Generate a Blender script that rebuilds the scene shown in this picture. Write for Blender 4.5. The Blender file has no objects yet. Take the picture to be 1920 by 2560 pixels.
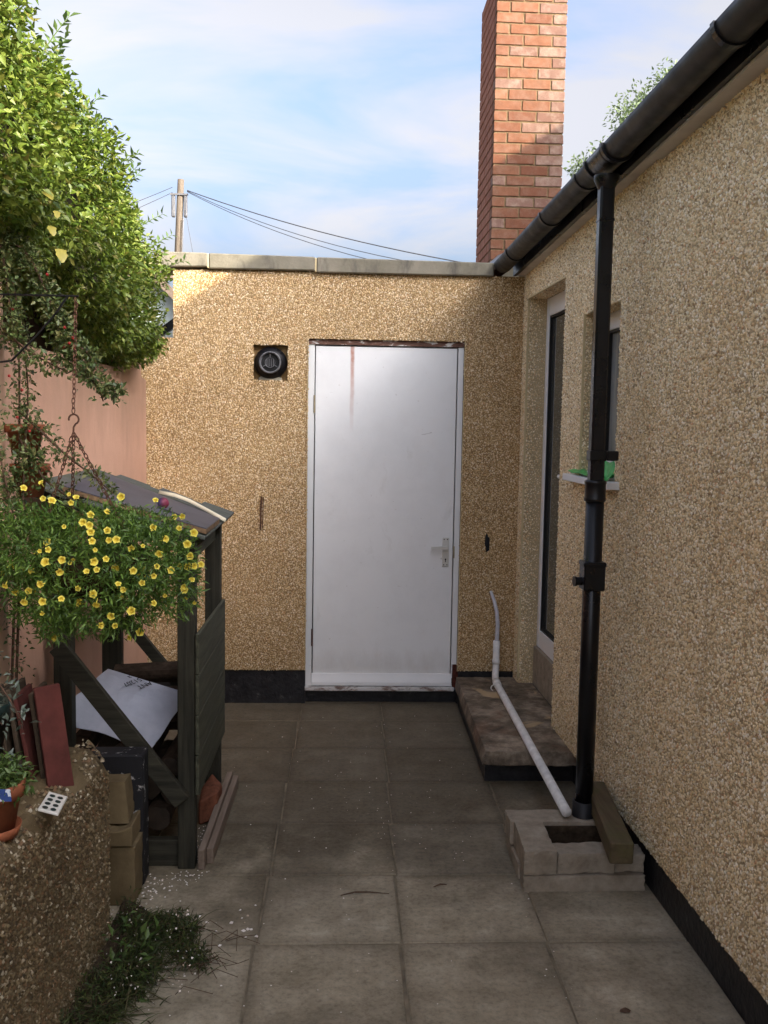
import bpy, bmesh, math, random
import numpy as np
from mathutils import Vector, Matrix
random.seed(7); rng = np.random.default_rng(11)
S = bpy.context.scene
COL = S.collection
# ------------------------------------------------------------------ camera
cd = bpy.data.cameras.new("camera"); cam = bpy.data.objects.new("camera", cd); COL.objects.link(cam)
yaw, pit, rol = math.radians(2.777), math.radians(5.175), math.radians(.985)
F = Vector((math.sin(yaw)*math.cos(pit), math.cos(yaw)*math.cos(pit), -math.sin(pit)))
R = Vector((math.cos(yaw), -math.sin(yaw), 0)); U = R.cross(F)
R2 = math.cos(rol)*R + math.sin(rol)*U; U2 = -math.sin(rol)*R + math.cos(rol)*U
m = Matrix((R2, U2, -F)).transposed().to_4x4(); m.translation = (0, 0, 1.64)
cam.matrix_world = m
cd.sensor_fit = 'VERTICAL'; cd.sensor_height = 32.0; cd.lens = 32.0*2440/2560
cd.clip_start = .05; cd.clip_end = 500
S.camera = cam
# ------------------------------------------------------------------ light
SUN = Vector((1.0, -.9, .62)).normalized()          # towards the sun
el = math.asin(SUN.z); az = math.atan2(SUN.x, SUN.y)
W = bpy.data.worlds.new("World"); S.world = W; W.use_nodes = True
nt = W.node_tree; nt.nodes.clear()
def N(t, **k):
    n = nt.nodes.new(t)
    for a, v in k.items(): setattr(n, a, v)
    return n
def LK(a, b): nt.links.new(a, b)
sky = N('ShaderNodeTexSky', sky_type='NISHITA', sun_disc=False, sun_elevation=el, sun_rotation=az, air_density=1.0, dust_density=10.0, ozone_density=1.5)
tc = N('ShaderNodeTexCoord'); sx = N('ShaderNodeSeparateXYZ'); LK(tc.outputs['Generated'], sx.inputs[0])
mz = N('ShaderNodeMath', operation='MAXIMUM'); LK(sx.outputs[2], mz.inputs[0]); mz.inputs[1].default_value = 0.0
az_ = N('ShaderNodeMath', operation='ADD'); LK(mz.outputs[0], az_.inputs[0]); az_.inputs[1].default_value = .16
dx = N('ShaderNodeMath', operation='DIVIDE'); LK(sx.outputs[0], dx.inputs[0]); LK(az_.outputs[0], dx.inputs[1])
dy = N('ShaderNodeMath', operation='DIVIDE'); LK(sx.outputs[1], dy.inputs[0]); LK(az_.outputs[0], dy.inputs[1])
cx = N('ShaderNodeCombineXYZ'); LK(dx.outputs[0], cx.inputs[0]); LK(dy.outputs[0], cx.inputs[1])
mp = N('ShaderNodeMapping'); LK(cx.outputs[0], mp.inputs[0]); mp.inputs['Rotation'].default_value = (0, 0, math.radians(-12)); mp.inputs['Scale'].default_value = (.75, 1.0, 1)
cn = N('ShaderNodeTexNoise'); LK(mp.outputs[0], cn.inputs['Vector']); cn.inputs['Scale'].default_value = 1.6; cn.inputs['Detail'].default_value = 6; cn.inputs['Roughness'].default_value = .54; cn.inputs['Distortion'].default_value = .5
cr = N('ShaderNodeValToRGB'); LK(cn.outputs['Fac'], cr.inputs[0])
cr.color_ramp.elements[0].position = .38; cr.color_ramp.elements[0].color = (.10, .10, .10, 1)
cr.color_ramp.elements[1].position = .58; cr.color_ramp.elements[1].color = (.92, .92, .92, 1)
bw = N('ShaderNodeRGBToBW'); LK(sky.outputs[0], bw.inputs[0])
cl = N('ShaderNodeMath', operation='MULTIPLY_ADD'); LK(bw.outputs[0], cl.inputs[0]); cl.inputs[1].default_value = 1.06; cl.inputs[2].default_value = 0
cc = N('ShaderNodeMix', data_type='RGBA', blend_type='MULTIPLY'); cc.inputs['Factor'].default_value = 1
LK(cl.outputs[0], cc.inputs['A']); cc.inputs['B'].default_value = (.88, .885, .945, 1)
sm = N('ShaderNodeMix', data_type='RGBA'); LK(cr.outputs[0], sm.inputs['Factor'])
hz = N('ShaderNodeMix', data_type='RGBA', blend_type='MULTIPLY'); hz.inputs['Factor'].default_value = 1      # thin high cloud everywhere
LK(sky.outputs[0], hz.inputs['A']); hz.inputs['B'].default_value = (.72, .75, .87, 1)
LK(hz.outputs['Result'], sm.inputs['A']); LK(cc.outputs['Result'], sm.inputs['B'])
bg = N('ShaderNodeBackground'); bg.inputs[1].default_value = .15; LK(sm.outputs['Result'], bg.inputs[0])
wo = N('ShaderNodeOutputWorld'); LK(bg.outputs[0], wo.inputs[0])
ld = bpy.data.lights.new("sun", 'SUN'); ld.energy = 2.4; ld.angle = math.radians(.5); ld.color = (1, .90, .74)
sun = bpy.data.objects.new("sun", ld); COL.objects.link(sun); sun.rotation_euler = SUN.to_track_quat('Z', 'Y').to_euler(); sun.location = (6, -6, 9)
S.view_settings.view_transform = 'Standard'; S.view_settings.look = 'None'; S.view_settings.gamma = 1; S.view_settings.use_curve_mapping = False
S.view_settings.exposure = 2.12
# ------------------------------------------------------------------ materials
class MT:
    def __init__(s, name, rough=.7, spec=.3):
        s.m = bpy.data.materials.new(name); s.m.use_nodes = True; s.t = s.m.node_tree
        s.b = s.t.nodes['Principled BSDF']; s.o = s.t.nodes['Material Output']
        s.b.inputs['Roughness'].default_value = rough; s.b.inputs['Specular IOR Level'].default_value = spec
        s.pos = s.t.nodes.new('ShaderNodeNewGeometry'); s.tc = s.t.nodes.new('ShaderNodeTexCoord')
    def n(s, t, **k):
        x = s.t.nodes.new(t)
        for a, v in k.items(): setattr(x, a, v)
        return x
    def l(s, a, b): s.t.links.new(a, b)
    def vec(s, world=True, scale=(1, 1, 1)):
        mp = s.n('ShaderNodeMapping'); s.l(s.pos.outputs['Position'] if world else s.tc.outputs['Object'], mp.inputs[0]); mp.inputs['Scale'].default_value = scale
        return mp.outputs[0]
    def noise(s, scale, detail=4, rough=.55, dist=0, world=True, sc=(1, 1, 1)):
        x = s.n('ShaderNodeTexNoise'); s.l(s.vec(world, sc), x.inputs['Vector'])
        x.inputs['Scale'].default_value = scale; x.inputs['Detail'].default_value = detail; x.inputs['Roughness'].default_value = rough; x.inputs['Distortion'].default_value = dist
        return x.outputs['Fac']
    def ramp(s, fac, stops, interp='LINEAR'):
        x = s.n('ShaderNodeValToRGB'); s.l(fac, x.inputs[0]); r = x.color_ramp; r.interpolation = interp
        while len(r.elements) < len(stops): r.elements.new(.5)
        for e, (p, c) in zip(r.elements, stops): e.position = p; e.color = (c, c, c, 1) if isinstance(c, (int, float)) else (*c, 1)
        return x.outputs[0]
    def mix(s, fac, a, b, mode='MIX'):
        x = s.n('ShaderNodeMix', data_type='RGBA', blend_type=mode)
        for v, k in ((fac, 'Factor'), (a, 'A'), (b, 'B')):
            if isinstance(v, (int, float)) and k == 'Factor': x.inputs[k].default_value = v
            elif isinstance(v, tuple): x.inputs[k].default_value = (*v, 1)
            else: s.l(v, x.inputs[k])
        return x.outputs['Result']
    def math(s, op, a, b=0.0):
        x = s.n('ShaderNodeMath', operation=op)
        for i, v in enumerate((a, b)):
            if isinstance(v, (int, float)): x.inputs[i].default_value = v
            else: s.l(v, x.inputs[i])
        return x.outputs[0]
    def col(s, c):
        if isinstance(c, tuple): s.b.inputs['Base Color'].default_value = (*c, 1)
        else: s.l(c, s.b.inputs['Base Color'])
        return s
    def bump(s, h, strength=.3, dist=.01):
        x = s.n('ShaderNodeBump'); x.inputs['Strength'].default_value = strength; x.inputs['Distance'].default_value = dist
        s.l(h, x.inputs['Height']); s.l(x.outputs[0], s.b.inputs['Normal']); return s
    def rough(s, r): s.l(r, s.b.inputs['Roughness']); return s
    def island(s): return s.pos.outputs['Random Per Island']
    def objrand(s):
        x = s.n('ShaderNodeObjectInfo'); return x.outputs['Random']
    def sep(s, world=True):
        x = s.n('ShaderNodeSeparateXYZ'); s.l(s.pos.outputs['Position'] if world else s.tc.outputs['Object'], x.inputs[0]); return x.outputs
def simple(name, c, rough=.6, spec=.3, var=.25, scale=14, bump=.15, bs=60, world=True, sc=(1, 1, 1)):
    k = MT(name, rough, spec)
    f = k.noise(scale, 5, .6, 0, world, sc)
    k.col(k.ramp(f, [(.3, tuple(v*(1-var) for v in c)), (.7, tuple(min(1, v*(1+var)) for v in c))]))
    if bump: k.bump(k.noise(bs, 4, .6, 0, world, sc), bump, .004)
    return k.m
def stones(name, stops, big, bigscale=1.1):
    k = MT(name, .62, .35)
    c = k.ramp(k.island(), stops, 'CONSTANT')
    w = k.ramp(k.noise(bigscale, 4, .6, .3), [(.3, big[0]), (.5, big[1]), (.7, big[2])])
    c = k.mix(1, c, w, 'MULTIPLY'); x, y, z = k.sep()
    g = k.n('ShaderNodeMapRange'); k.l(k.math('ADD', z, k.math('MULTIPLY', k.noise(2.6, 6, .7, .3, True, (1, 1, .5)), .9)), g.inputs[0]); g.inputs[1].default_value = .95; g.inputs[2].default_value = .45
    c = k.mix(k.math('MULTIPLY', g.outputs[0], .30), c, (.20, .165, .095))
    c = k.mix(k.ramp(k.noise(3.4, 6, .72, .2, True, (1, 1, .22)), [(.56, 0.0), (.74, .3)]), c, (.24, .185, .11))
    return k.col(c).m
ST = [(0, (.60, .455, .265)), (.22, (.72, .59, .40)), (.42, (.42, .285, .145)), (.54, (.55, .39, .205)), (.66, (.80, .71, .55)), (.74, (.60, .445, .24)), (.87, (.28, .185, .095)), (.93, (.70, .57, .40)), (.98, (.54, .32, .16))]
M_ST_BACK = stones("pebbledash stones warm", ST, ((.92, .87, .78), (1.04, .98, .89), (1.08, 1.03, .97)))
STR = [(0, (.80, .66, .42)), (.22, (.90, .80, .59)), (.42, (.55, .41, .24)), (.52, (.72, .55, .32)), (.62, (.96, .90, .77)), (.74, (.82, .68, .42)), (.88, (.36, .26, .15)), (.94, (.88, .78, .60)), (.98, (.70, .44, .26))]
M_ST_SIDE = stones("pebbledash stones grey buff", STR, ((1.0, .92, .80), (1.06, 1.03, .96), (1.1, 1.09, 1.07)), .9)
STP = [(0, (.17, .125, .07)), (.25, (.25, .19, .11)), (.4, (.10, .068, .038)), (.6, (.15, .105, .055)), (.7, (.40, .335, .24)), (.78, (.20, .115, .06)), (.92, (.07, .052, .03)), (.97, (.50, .45, .35))]
M_ST_PLANT = stones("pebbledash stones dark", STP, ((.6, .6, .55), (.9, .9, .85), (1, 1, 1)), 3)
def mortar(name, a, b):
    k = MT(name, .85, .2); k.col(k.ramp(k.noise(3, 6, .65), [(.3, a), (.7, b)])); k.bump(k.noise(160, 4, .7), .6, .006); return k.m
M_MORT_B = mortar("render mortar ochre", (.23, .145, .062), (.36, .235, .105))
M_MORT_S = mortar("render mortar buff", (.42, .325, .185), (.56, .445, .27))
M_MORT_P = mortar("render mortar brown", (.085, .06, .03), (.17, .125, .065))
M_BEAD = simple("cream bead", (.62, .50, .28), .5, .3, .15)
k = MT("bitumen black", .45, .4); k.col(k.ramp(k.noise(22, 6, .7), [(.35, (.006, .006, .008)), (.62, (.022, .021, .023)), (.76, (.11, .10, .095))])); k.bump(k.noise(40, 5, .6), .5, .01); M_BITUM = k.m
# paving: damp grey concrete with brown dirt
k = MT("paving concrete", .75, .18)
x, y, z = k.sep()
base = k.ramp(k.noise(7, 7, .68), [(.3, (.28, .24, .168)), (.55, (.43, .375, .275)), (.75, (.56, .50, .385))])
tint = k.ramp(k.objrand(), [(0, (.78, .76, .72)), (.5, (1, .98, .94)), (1, (1.14, 1.14, 1.13))]); base = k.mix(1, base, tint, 'MULTIPLY')
ox, oy, oz = k.sep(False); eg = k.math('MAXIMUM', k.math('ABSOLUTE', ox), k.math('ABSOLUTE', oy)); em = k.n('ShaderNodeMapRange'); em.interpolation_type = 'SMOOTHSTEP'
k.l(k.math('ADD', eg, k.math('MULTIPLY', k.math('SUBTRACT', k.noise(7, 5, .65), .5), .10)), em.inputs[0]); em.inputs[1].default_value = .185; em.inputs[2].default_value = .236
base = k.mix(k.math('MULTIPLY', em.outputs[0], .38), base, (.13, .104, .068))
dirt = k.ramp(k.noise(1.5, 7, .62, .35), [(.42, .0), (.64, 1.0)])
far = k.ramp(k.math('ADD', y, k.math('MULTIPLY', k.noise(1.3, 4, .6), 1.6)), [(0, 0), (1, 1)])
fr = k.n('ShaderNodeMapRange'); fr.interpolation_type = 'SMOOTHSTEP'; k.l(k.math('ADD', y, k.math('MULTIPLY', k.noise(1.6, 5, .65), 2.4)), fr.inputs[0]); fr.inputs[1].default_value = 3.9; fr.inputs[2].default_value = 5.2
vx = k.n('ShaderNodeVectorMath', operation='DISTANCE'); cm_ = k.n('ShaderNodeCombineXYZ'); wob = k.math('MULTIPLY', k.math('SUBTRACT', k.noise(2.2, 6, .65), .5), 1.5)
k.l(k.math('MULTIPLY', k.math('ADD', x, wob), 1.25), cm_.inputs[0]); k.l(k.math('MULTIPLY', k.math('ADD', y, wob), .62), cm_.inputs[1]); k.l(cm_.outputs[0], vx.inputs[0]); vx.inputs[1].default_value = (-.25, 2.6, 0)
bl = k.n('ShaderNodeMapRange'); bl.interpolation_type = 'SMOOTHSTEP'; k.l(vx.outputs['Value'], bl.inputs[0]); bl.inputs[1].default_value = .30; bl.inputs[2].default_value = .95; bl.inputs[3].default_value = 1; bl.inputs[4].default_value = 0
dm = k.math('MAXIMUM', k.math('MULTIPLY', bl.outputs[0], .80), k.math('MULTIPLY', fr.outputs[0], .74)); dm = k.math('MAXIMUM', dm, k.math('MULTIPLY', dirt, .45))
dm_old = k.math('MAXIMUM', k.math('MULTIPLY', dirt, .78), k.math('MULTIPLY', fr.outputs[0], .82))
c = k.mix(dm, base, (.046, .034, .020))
fine = k.ramp(k.noise(55, 6, .75), [(.35, .72), (.5, 1.0), (.7, 1.16)]); c = k.mix(1, c, fine, 'MULTIPLY')
speck = k.ramp(k.noise(170, 2, .5), [(.70, 0.0), (.76, 1.0)]); c = k.mix(k.math('MULTIPLY', speck, .35), c, (.42, .39, .33))
k.col(c); k.rough(k.ramp(k.noise(2.5, 5, .6), [(.35, .58), (.65, .88)])); k.bump(k.noise(45, 7, .7), .45, .006); M_PAVE = k.m
M_JOINT = simple("joint mortar", (.17, .14, .095), .85, .2, .4, 12, .5, 90)
M_GROUND = simple("earth", (.16, .14, .10), .9, .2, .3, 2)
k = MT("step concrete", .6, .35)
c = k.ramp(k.noise(9, 7, .7), [(.34, (.06, .044, .028)), (.5, (.17, .13, .09)), (.66, (.36, .295, .215))])
c = k.mix(k.ramp(k.noise(4.2, 4, .6, .4), [(.60, 0.0), (.66, .8)]), c, (.50, .36, .20)); c = k.mix(k.ramp(k.noise(3.1, 4, .6, .8), [(.58, 0.0), (.66, .4)]), c, (.19, .09, .05))
k.col(c); k.bump(k.noise(30, 7, .7), .6, .01); M_STEP = k.m
k = MT("coping concrete", .8, .25)
c = k.ramp(k.noise(6, 6, .65), [(.3, (.16, .145, .105)), (.7, (.26, .235, .18))]); c = k.mix(k.ramp(k.noise(9, 5, .7, .2, True, (1, 1, .35)), [(.5, 0.0), (.68, .75)]), c, (.085, .078, .065))
k.col(c); k.bump(k.noise(70, 5, .7), .4, .005); M_COPE = k.m
def white(name, c, dirty=.25, rough=.45):
    k = MT(name, rough, .4); cc = k.mix(k.ramp(k.noise(3.5, 7, .7), [(.45, 0.0), (.75, dirty)]), c, tuple(v*.78 for v in c))
    cc = k.mix(k.ramp(k.noise(38, 3, .6), [(.70, 0.0), (.76, .35)]), cc, (.42, .38, .32)); k.col(cc); k.bump(k.noise(120, 3, .5), .06, .002); return k
M_FRAME = white("white gloss frame", (.78, .78, .76), .4).m
k = white("white painted door", (.81, .815, .80), .35, .55)        # rust run below the head of the frame
x, y, z = k.sep(); lk = [q for q in k.t.links if q.to_socket == k.b.inputs['Base Color']][0].from_socket
gx = k.n('ShaderNodeMapRange'); k.l(k.math('ABSOLUTE', k.math('SUBTRACT', k.math('ADD', x, k.math('MULTIPLY', k.noise(9, 3), .012)), .084)), gx.inputs[0]); gx.inputs[1].default_value = .014; gx.inputs[2].default_value = .006
gz = k.n('ShaderNodeMapRange'); k.l(z, gz.inputs[0]); gz.inputs[1].default_value = 1.58; gz.inputs[2].default_value = 2.08
f = k.math('MULTIPLY', k.math('MULTIPLY', gx.outputs[0], gz.outputs[0]), k.ramp(k.noise(30, 4, .6), [(.2, .6), (.6, 1.0)]))
k.col(k.mix(f, lk, (.40, .15, .085))); 
gb_ = k.n('ShaderNodeMapRange'); k.l(k.math('ADD', z, k.math('MULTIPLY', k.noise(14, 5, .7, 0, True, (1, 1, .4)), .35)), gb_.inputs[0]); gb_.inputs[1].default_value = .50; gb_.inputs[2].default_value = .28
lk2 = [q for q in k.t.links if q.to_socket == k.b.inputs['Base Color']][0].from_socket
c2 = k.mix(k.math('MULTIPLY', gb_.outputs[0], .4), lk2, (.45, .40, .33))
c2 = k.mix(k.ramp(k.noise(6, 6, .75, .4, True, (1, 1, .5)), [(.60, 0.0), (.74, .3)]), c2, (.50, .48, .43))
c2 = k.mix(k.ramp(k.noise(22, 2, .4, 1.5, True, (.3, 1, 1.4)), [(.765, 0.0), (.775, .4)]), c2, (.30, .28, .25)); k.col(c2); M_DOOR = k.m
M_PLATE = simple('cream enamel', (.60, .585, .53), .35, .4, .06)
M_UPVC = white("white plastic", (.80, .80, .80), .2, .3).m
k = MT("flaking white sill", .7, .3); k.col(k.ramp(k.noise(22, 6, .7, .4, True, (.35, 1, 1)), [(.33, (.14, .08, .06)), (.43, (.25, .19, .16)), (.5, (.60, .58, .55)), (.8, (.70, .69, .66))])); M_SILLP = k.m
k = MT("peeling paint", .7, .3); k.col(k.ramp(k.noise(26, 6, .7, .4, True, (.35, 1, 1)), [(.40, (.10, .05, .035)), (.53, (.17, .085, .06)), (.57, (.62, .60, .56)), (.8, (.70, .68, .64))], 'LINEAR')); k.bump(k.noise(30, 4), .4, .004); M_PEEL = k.m
M_METAL = simple("dull brass", (.30, .25, .15), .45, .5, .3)
M_RUST = simple("rusty iron", (.085, .038, .022), .8, .3, .5, 60, .4, 120)
k = MT("black plastic", .28, .35); k.col(k.ramp(k.noise(5, 5, .6), [(.3, (.004, .004, .005)), (.75, (.010, .010, .012))])); k.rough(k.ramp(k.noise(9, 5, .6), [(.3, .22), (.7, .42)])); M_BLK = k.m
k = MT("weathered gutter plastic", .4, .45); k.col(k.ramp(k.noise(11, 6, .7, 0, True, (1, .4, 1)), [(.3, (.008, .008, .008)), (.7, (.024, .022, .021))])); k.rough(k.ramp(k.noise(14, 4), [(.3, .42), (.7, .65)])); M_GUT = k.m
M_SOFF = simple("grey soffit board", (.52, .49, .44), .6, .3, .15, 6)
M_RUBBER = simple("black gasket", (.012, .012, .013), .5, .3, .1)
k = MT("net curtain glass", .06, .5); k.col(k.ramp(k.noise(9, 3, .5, 0, True, (1, 3, .3)), [(.35, (.16, .17, .165)), (.65, (.30, .31, .30))])); M_GLASS2 = k.m
k = MT("window glass", .03, .6); k.col((.06, .062, .056)); k.b.inputs['IOR'].default_value = 1.5; M_GLASS = k.m
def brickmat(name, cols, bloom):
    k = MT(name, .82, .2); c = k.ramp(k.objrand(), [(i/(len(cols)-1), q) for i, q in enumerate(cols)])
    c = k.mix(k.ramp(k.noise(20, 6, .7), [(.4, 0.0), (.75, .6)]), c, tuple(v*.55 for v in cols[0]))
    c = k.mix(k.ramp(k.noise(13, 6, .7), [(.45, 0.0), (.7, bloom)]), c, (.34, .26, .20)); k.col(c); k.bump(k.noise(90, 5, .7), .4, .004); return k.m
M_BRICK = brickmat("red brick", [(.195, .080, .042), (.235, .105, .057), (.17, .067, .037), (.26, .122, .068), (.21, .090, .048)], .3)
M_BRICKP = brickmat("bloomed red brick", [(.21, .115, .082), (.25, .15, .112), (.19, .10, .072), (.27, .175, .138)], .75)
M_BRICK_SKYLIT = brickmat("salmon brick brightened as by skylight", [(.34, .135, .085), (.38, .16, .10), (.31, .12, .075)], .1)  # side face paler than the front: skylight and bounce painted into the colour
M_BMORT = simple("brick mortar", (.165, .115, .062), .9, .15, .3, 30, .5, 120)
M_LEAD = simple("lead flashing", (.17, .18, .19), .5, .4, .3)
M_TILEROOF = simple("roof tile", (.13, .08, .06), .8, .2, .4, 20)
M_FELT = simple("roof felt", (.045, .045, .048), .9, .2, .3, 20)
def wood(name, a, b, rough=.75, sc=(1, 14, 14), mossy=None):
    k = MT(name, rough, .25); c = k.ramp(k.noise(3.2, 6, .65, .5, False, sc), [(.3, a), (.7, b)])
    if mossy: c = k.mix(k.ramp(k.noise(7, 5, .7), [(.48, 0.0), (.68, .75)]), c, mossy)
    k.col(c); k.bump(k.noise(5, 6, .7, 0, False, sc), .4, .004); return k.m
M_WOODV = wood("dark green stained post", (.010, .010, .007), (.046, .043, .029), .7, (14, 14, 1))
M_WOODX = wood("dark green stained rail", (.010, .010, .007), (.050, .046, .031), .7, (1, 14, 14))
M_WOODY = wood("green stained board", (.022, .024, .016), (.085, .086, .056), .7, (14, 1, 14))
M_SHING = wood("mossy cedar shingle", (.060, .066, .058), (.105, .11, .10), .8, (1, 9, 9), (.055, .070, .034))
M_BATTEN = wood("weathered timber", (.13, .095, .07), (.22, .17, .13), .8, (14, 1, 14))
M_OFFCUT = wood("mossy fence post wood", (.075, .053, .030), (.15, .11, .062), .8, (9, 1, 9), (.10, .095, .035))
M_SLATE = simple("blue grey board face", (.062, .062, .076), .5, .35, .2, 8, .2)
M_CHIP = simple("chipboard edge", (.16, .10, .055), .85, .2, .5, 60, .6, 90)
M_CREAM = simple("cream plastic", (.66, .58, .42), .5, .3, .1)
k = MT("purple rubber", .5, .3); x, y, z = k.sep(False); k.col(k.ramp(k.math('ADD', k.math('MULTIPLY', x, 18), .5), [(.3, (.055, .045, .10)), (.6, (.16, .025, .05))])); M_BALL = k.m
k = MT("woven white sack", .7, .3); k.col(k.ramp(k.noise(16, 5, .6), [(.3, (.36, .38, .45)), (.7, (.44, .46, .53))])); k.bump(k.noise(420, 1, .5), .25, .002); M_PAPER = k.m
M_INK = simple("black ink", (.012, .012, .014), .6, .2, 0, 5, 0)
M_LOG = simple("log bark", (.040, .027, .018), .9, .2, .5, 30, .9, 50)
k = MT("log end grain", .85, .2); k.col(k.ramp(k.noise(16, 6, .7), [(.3, (.020, .015, .011)), (.7, (.05, .036, .025))])); M_LOGEND = k.m
M_TERRA = simple("terracotta", (.24, .078, .036), .8, .2, .3, 16, .3, 80)
M_TERRAD = simple("dark red tile", (.085, .023, .018), .75, .25, .3, 14, .3, 70)
M_TILEOLD = simple("lichened tile edge", (.06, .043, .028), .85, .2, .45, 24, .5, 70)
k = MT("pink masonry paint", .8, .2)
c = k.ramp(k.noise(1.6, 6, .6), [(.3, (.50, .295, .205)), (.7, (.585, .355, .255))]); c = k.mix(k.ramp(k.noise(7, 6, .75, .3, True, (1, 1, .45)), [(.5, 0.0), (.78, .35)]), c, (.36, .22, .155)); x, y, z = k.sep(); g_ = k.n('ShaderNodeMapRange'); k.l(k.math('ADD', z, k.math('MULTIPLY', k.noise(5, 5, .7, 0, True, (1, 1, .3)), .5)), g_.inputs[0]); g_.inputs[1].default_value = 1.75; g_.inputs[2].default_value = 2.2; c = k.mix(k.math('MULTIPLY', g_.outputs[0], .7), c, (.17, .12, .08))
k.col(c); k.bump(k.noise(55, 6, .7), .35, .006); M_PINK = k.m
M_SOIL = simple("dark soil", (.045, .032, .02), .95, .1, .5, 40, 1, 60)
k = MT("sandstone block", .85, .2); k.col(k.ramp(k.noise(8, 6, .65), [(.3, (.10, .072, .036)), (.7, (.18, .135, .072))])); k.bump(k.noise(60, 6, .7), .5, .005); M_STONE = k.m
k = MT("flaking black paint", .7, .3); k.col(k.ramp(k.noise(17, 6, .72), [(.60, (.012, .012, .014)), (.63, (.38, .37, .355))], 'LINEAR')); k.bump(k.noise(17, 6, .7), .4, .005); M_FLAKE = k.m
k = MT("concrete block", .85, .2); k.col(k.ramp(k.noise(14, 7, .7), [(.3, (.22, .182, .132)), (.7, (.42, .36, .275))])); k.bump(k.noise(50, 7, .75), .8, .008); M_BLOCK = k.m
M_PIPE = simple("grey white waste pipe", (.70, .68, .64), .5, .35, .18, 20, .1)
M_HOSE = simple("cloudy hose", (.50, .50, .53), .35, .4, .15, 20, .05)
M_GREEN = simple("green plastic sheet", (.045, .42, .09), .35, .4, .3, 20, .3)
M_DKGREEN = simple("dark green glaze", (.006, .018, .016), .4, .4, .3)
k = MT("leaf print glaze", .3, .4); k.col((.62, .60, .54)); M_GLAZE = k.m
k = MT("plant label print", .5, .3); k.col(k.ramp(k.noise(45, 2, .5), [(.42, (.03, .06, .20)), (.5, (.50, .55, .62)), (.6, (.05, .15, .12))], 'CONSTANT')); M_LABEL = k.m
M_COIR = simple("coir liner", (.05, .035, .02), .95, .1, .4, 60, 1, 80)
M_POLE = wood("telegraph pole wood", (.085, .068, .05), (.15, .122, .092), .8, (8, 8, .6))
M_WIRE = simple("cable", (.05, .05, .055), .5, .3, .1, 5, 0)
M_GREY = simple("grey junction box", (.12, .12, .125), .5, .3, .2)
M_PALE = simple("polycarbonate sheet", (.50, .56, .54), .25, .4, .1)
M_BARK = simple("twig bark", (.085, .05, .032), .85, .2, .4, 60, .4)
def leafmat(name, cols, trans=.35, rough=.42, spec=.4):
    k = MT(name, rough, spec); c = k.ramp(k.island(), [(i/(len(cols)-1), q) for i, q in enumerate(cols)])
    k.col(c); tr = k.n('ShaderNodeBsdfTranslucent'); k.l(c, tr.inputs[0])
    mx = k.n('ShaderNodeMixShader'); mx.inputs[0].default_value = trans; k.l(k.b.outputs[0], mx.inputs[1]); k.l(tr.outputs[0], mx.inputs[2]); k.l(mx.outputs[0], k.o.inputs[0]); return k.m
M_HEDGE = leafmat("privet leaf", [(.045, .085, .011), (.095, .155, .018), (.18, .25, .030), (.065, .115, .014), (.27, .33, .060), (.13, .195, .024), (.20, .18, .04)], .3)
M_SHOOT = leafmat("young privet leaf", [(.13, .20, .05), (.18, .26, .07), (.10, .17, .05)])
M_YEL = leafmat("yellowing leaf", [(.40, .33, .05), (.46, .42, .08), (.34, .25, .04)])
M_COTO = leafmat("small dark leaf", [(.04, .070, .018), (.08, .12, .032), (.13, .165, .055), (.18, .17, .06)], .2)
M_BERRY = simple("red berry", (.38, .02, .02), .35, .5, .2, 40, 0)
M_PETF = leafmat("petunia leaf", [(.04, .085, .014), (.085, .165, .026), (.15, .25, .042), (.055, .115, .018)], .3)
k = MT("yellow petal", .55, .2); x, y, z = k.sep(False)
rr = k.n('ShaderNodeVectorMath', operation='LENGTH'); k.l(k.tc.outputs['Object'], rr.inputs[0])
c = k.ramp(k.math('MULTIPLY', rr.outputs['Value'], 60), [(.0, (.42, .22, .02)), (.35, (.62, .46, .04)), (.6, (.78, .68, .12))]); k.col(c)
tr = k.n('ShaderNodeBsdfTranslucent'); k.l(c, tr.inputs[0]); mx = k.n('ShaderNodeMixShader'); mx.inputs[0].default_value = .3
k.l(k.b.outputs[0], mx.inputs[1]); k.l(tr.outputs[0], mx.inputs[2]); k.l(mx.outputs[0], k.o.inputs[0]); M_PETAL = k.m
M_GREYLEAF = leafmat("grey green leaf", [(.07, .095, .07), (.10, .13, .10), (.14, .165, .13)], .2)
M_POTLEAF = leafmat("pot herb leaf", [(.05, .09, .02), (.08, .14, .03), (.12, .18, .05)], .3)
M_WEED = leafmat("weed blade", [(.03, .05, .018), (.05, .075, .024), (.10, .12, .035), (.075, .055, .03), (.04, .065, .024)], .25, .6, .2)
M_TREE = leafmat("pale tree leaf", [(.10, .15, .06), (.15, .21, .09), (.22, .28, .14)], .4)
k = MT("fallen blossom", .7, .2); k.col(k.ramp(k.island(), [(0, (.75, .68, .60)), (.6, (.82, .78, .72)), (1, (.50, .36, .24))])); M_DEBRIS = k.m
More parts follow.
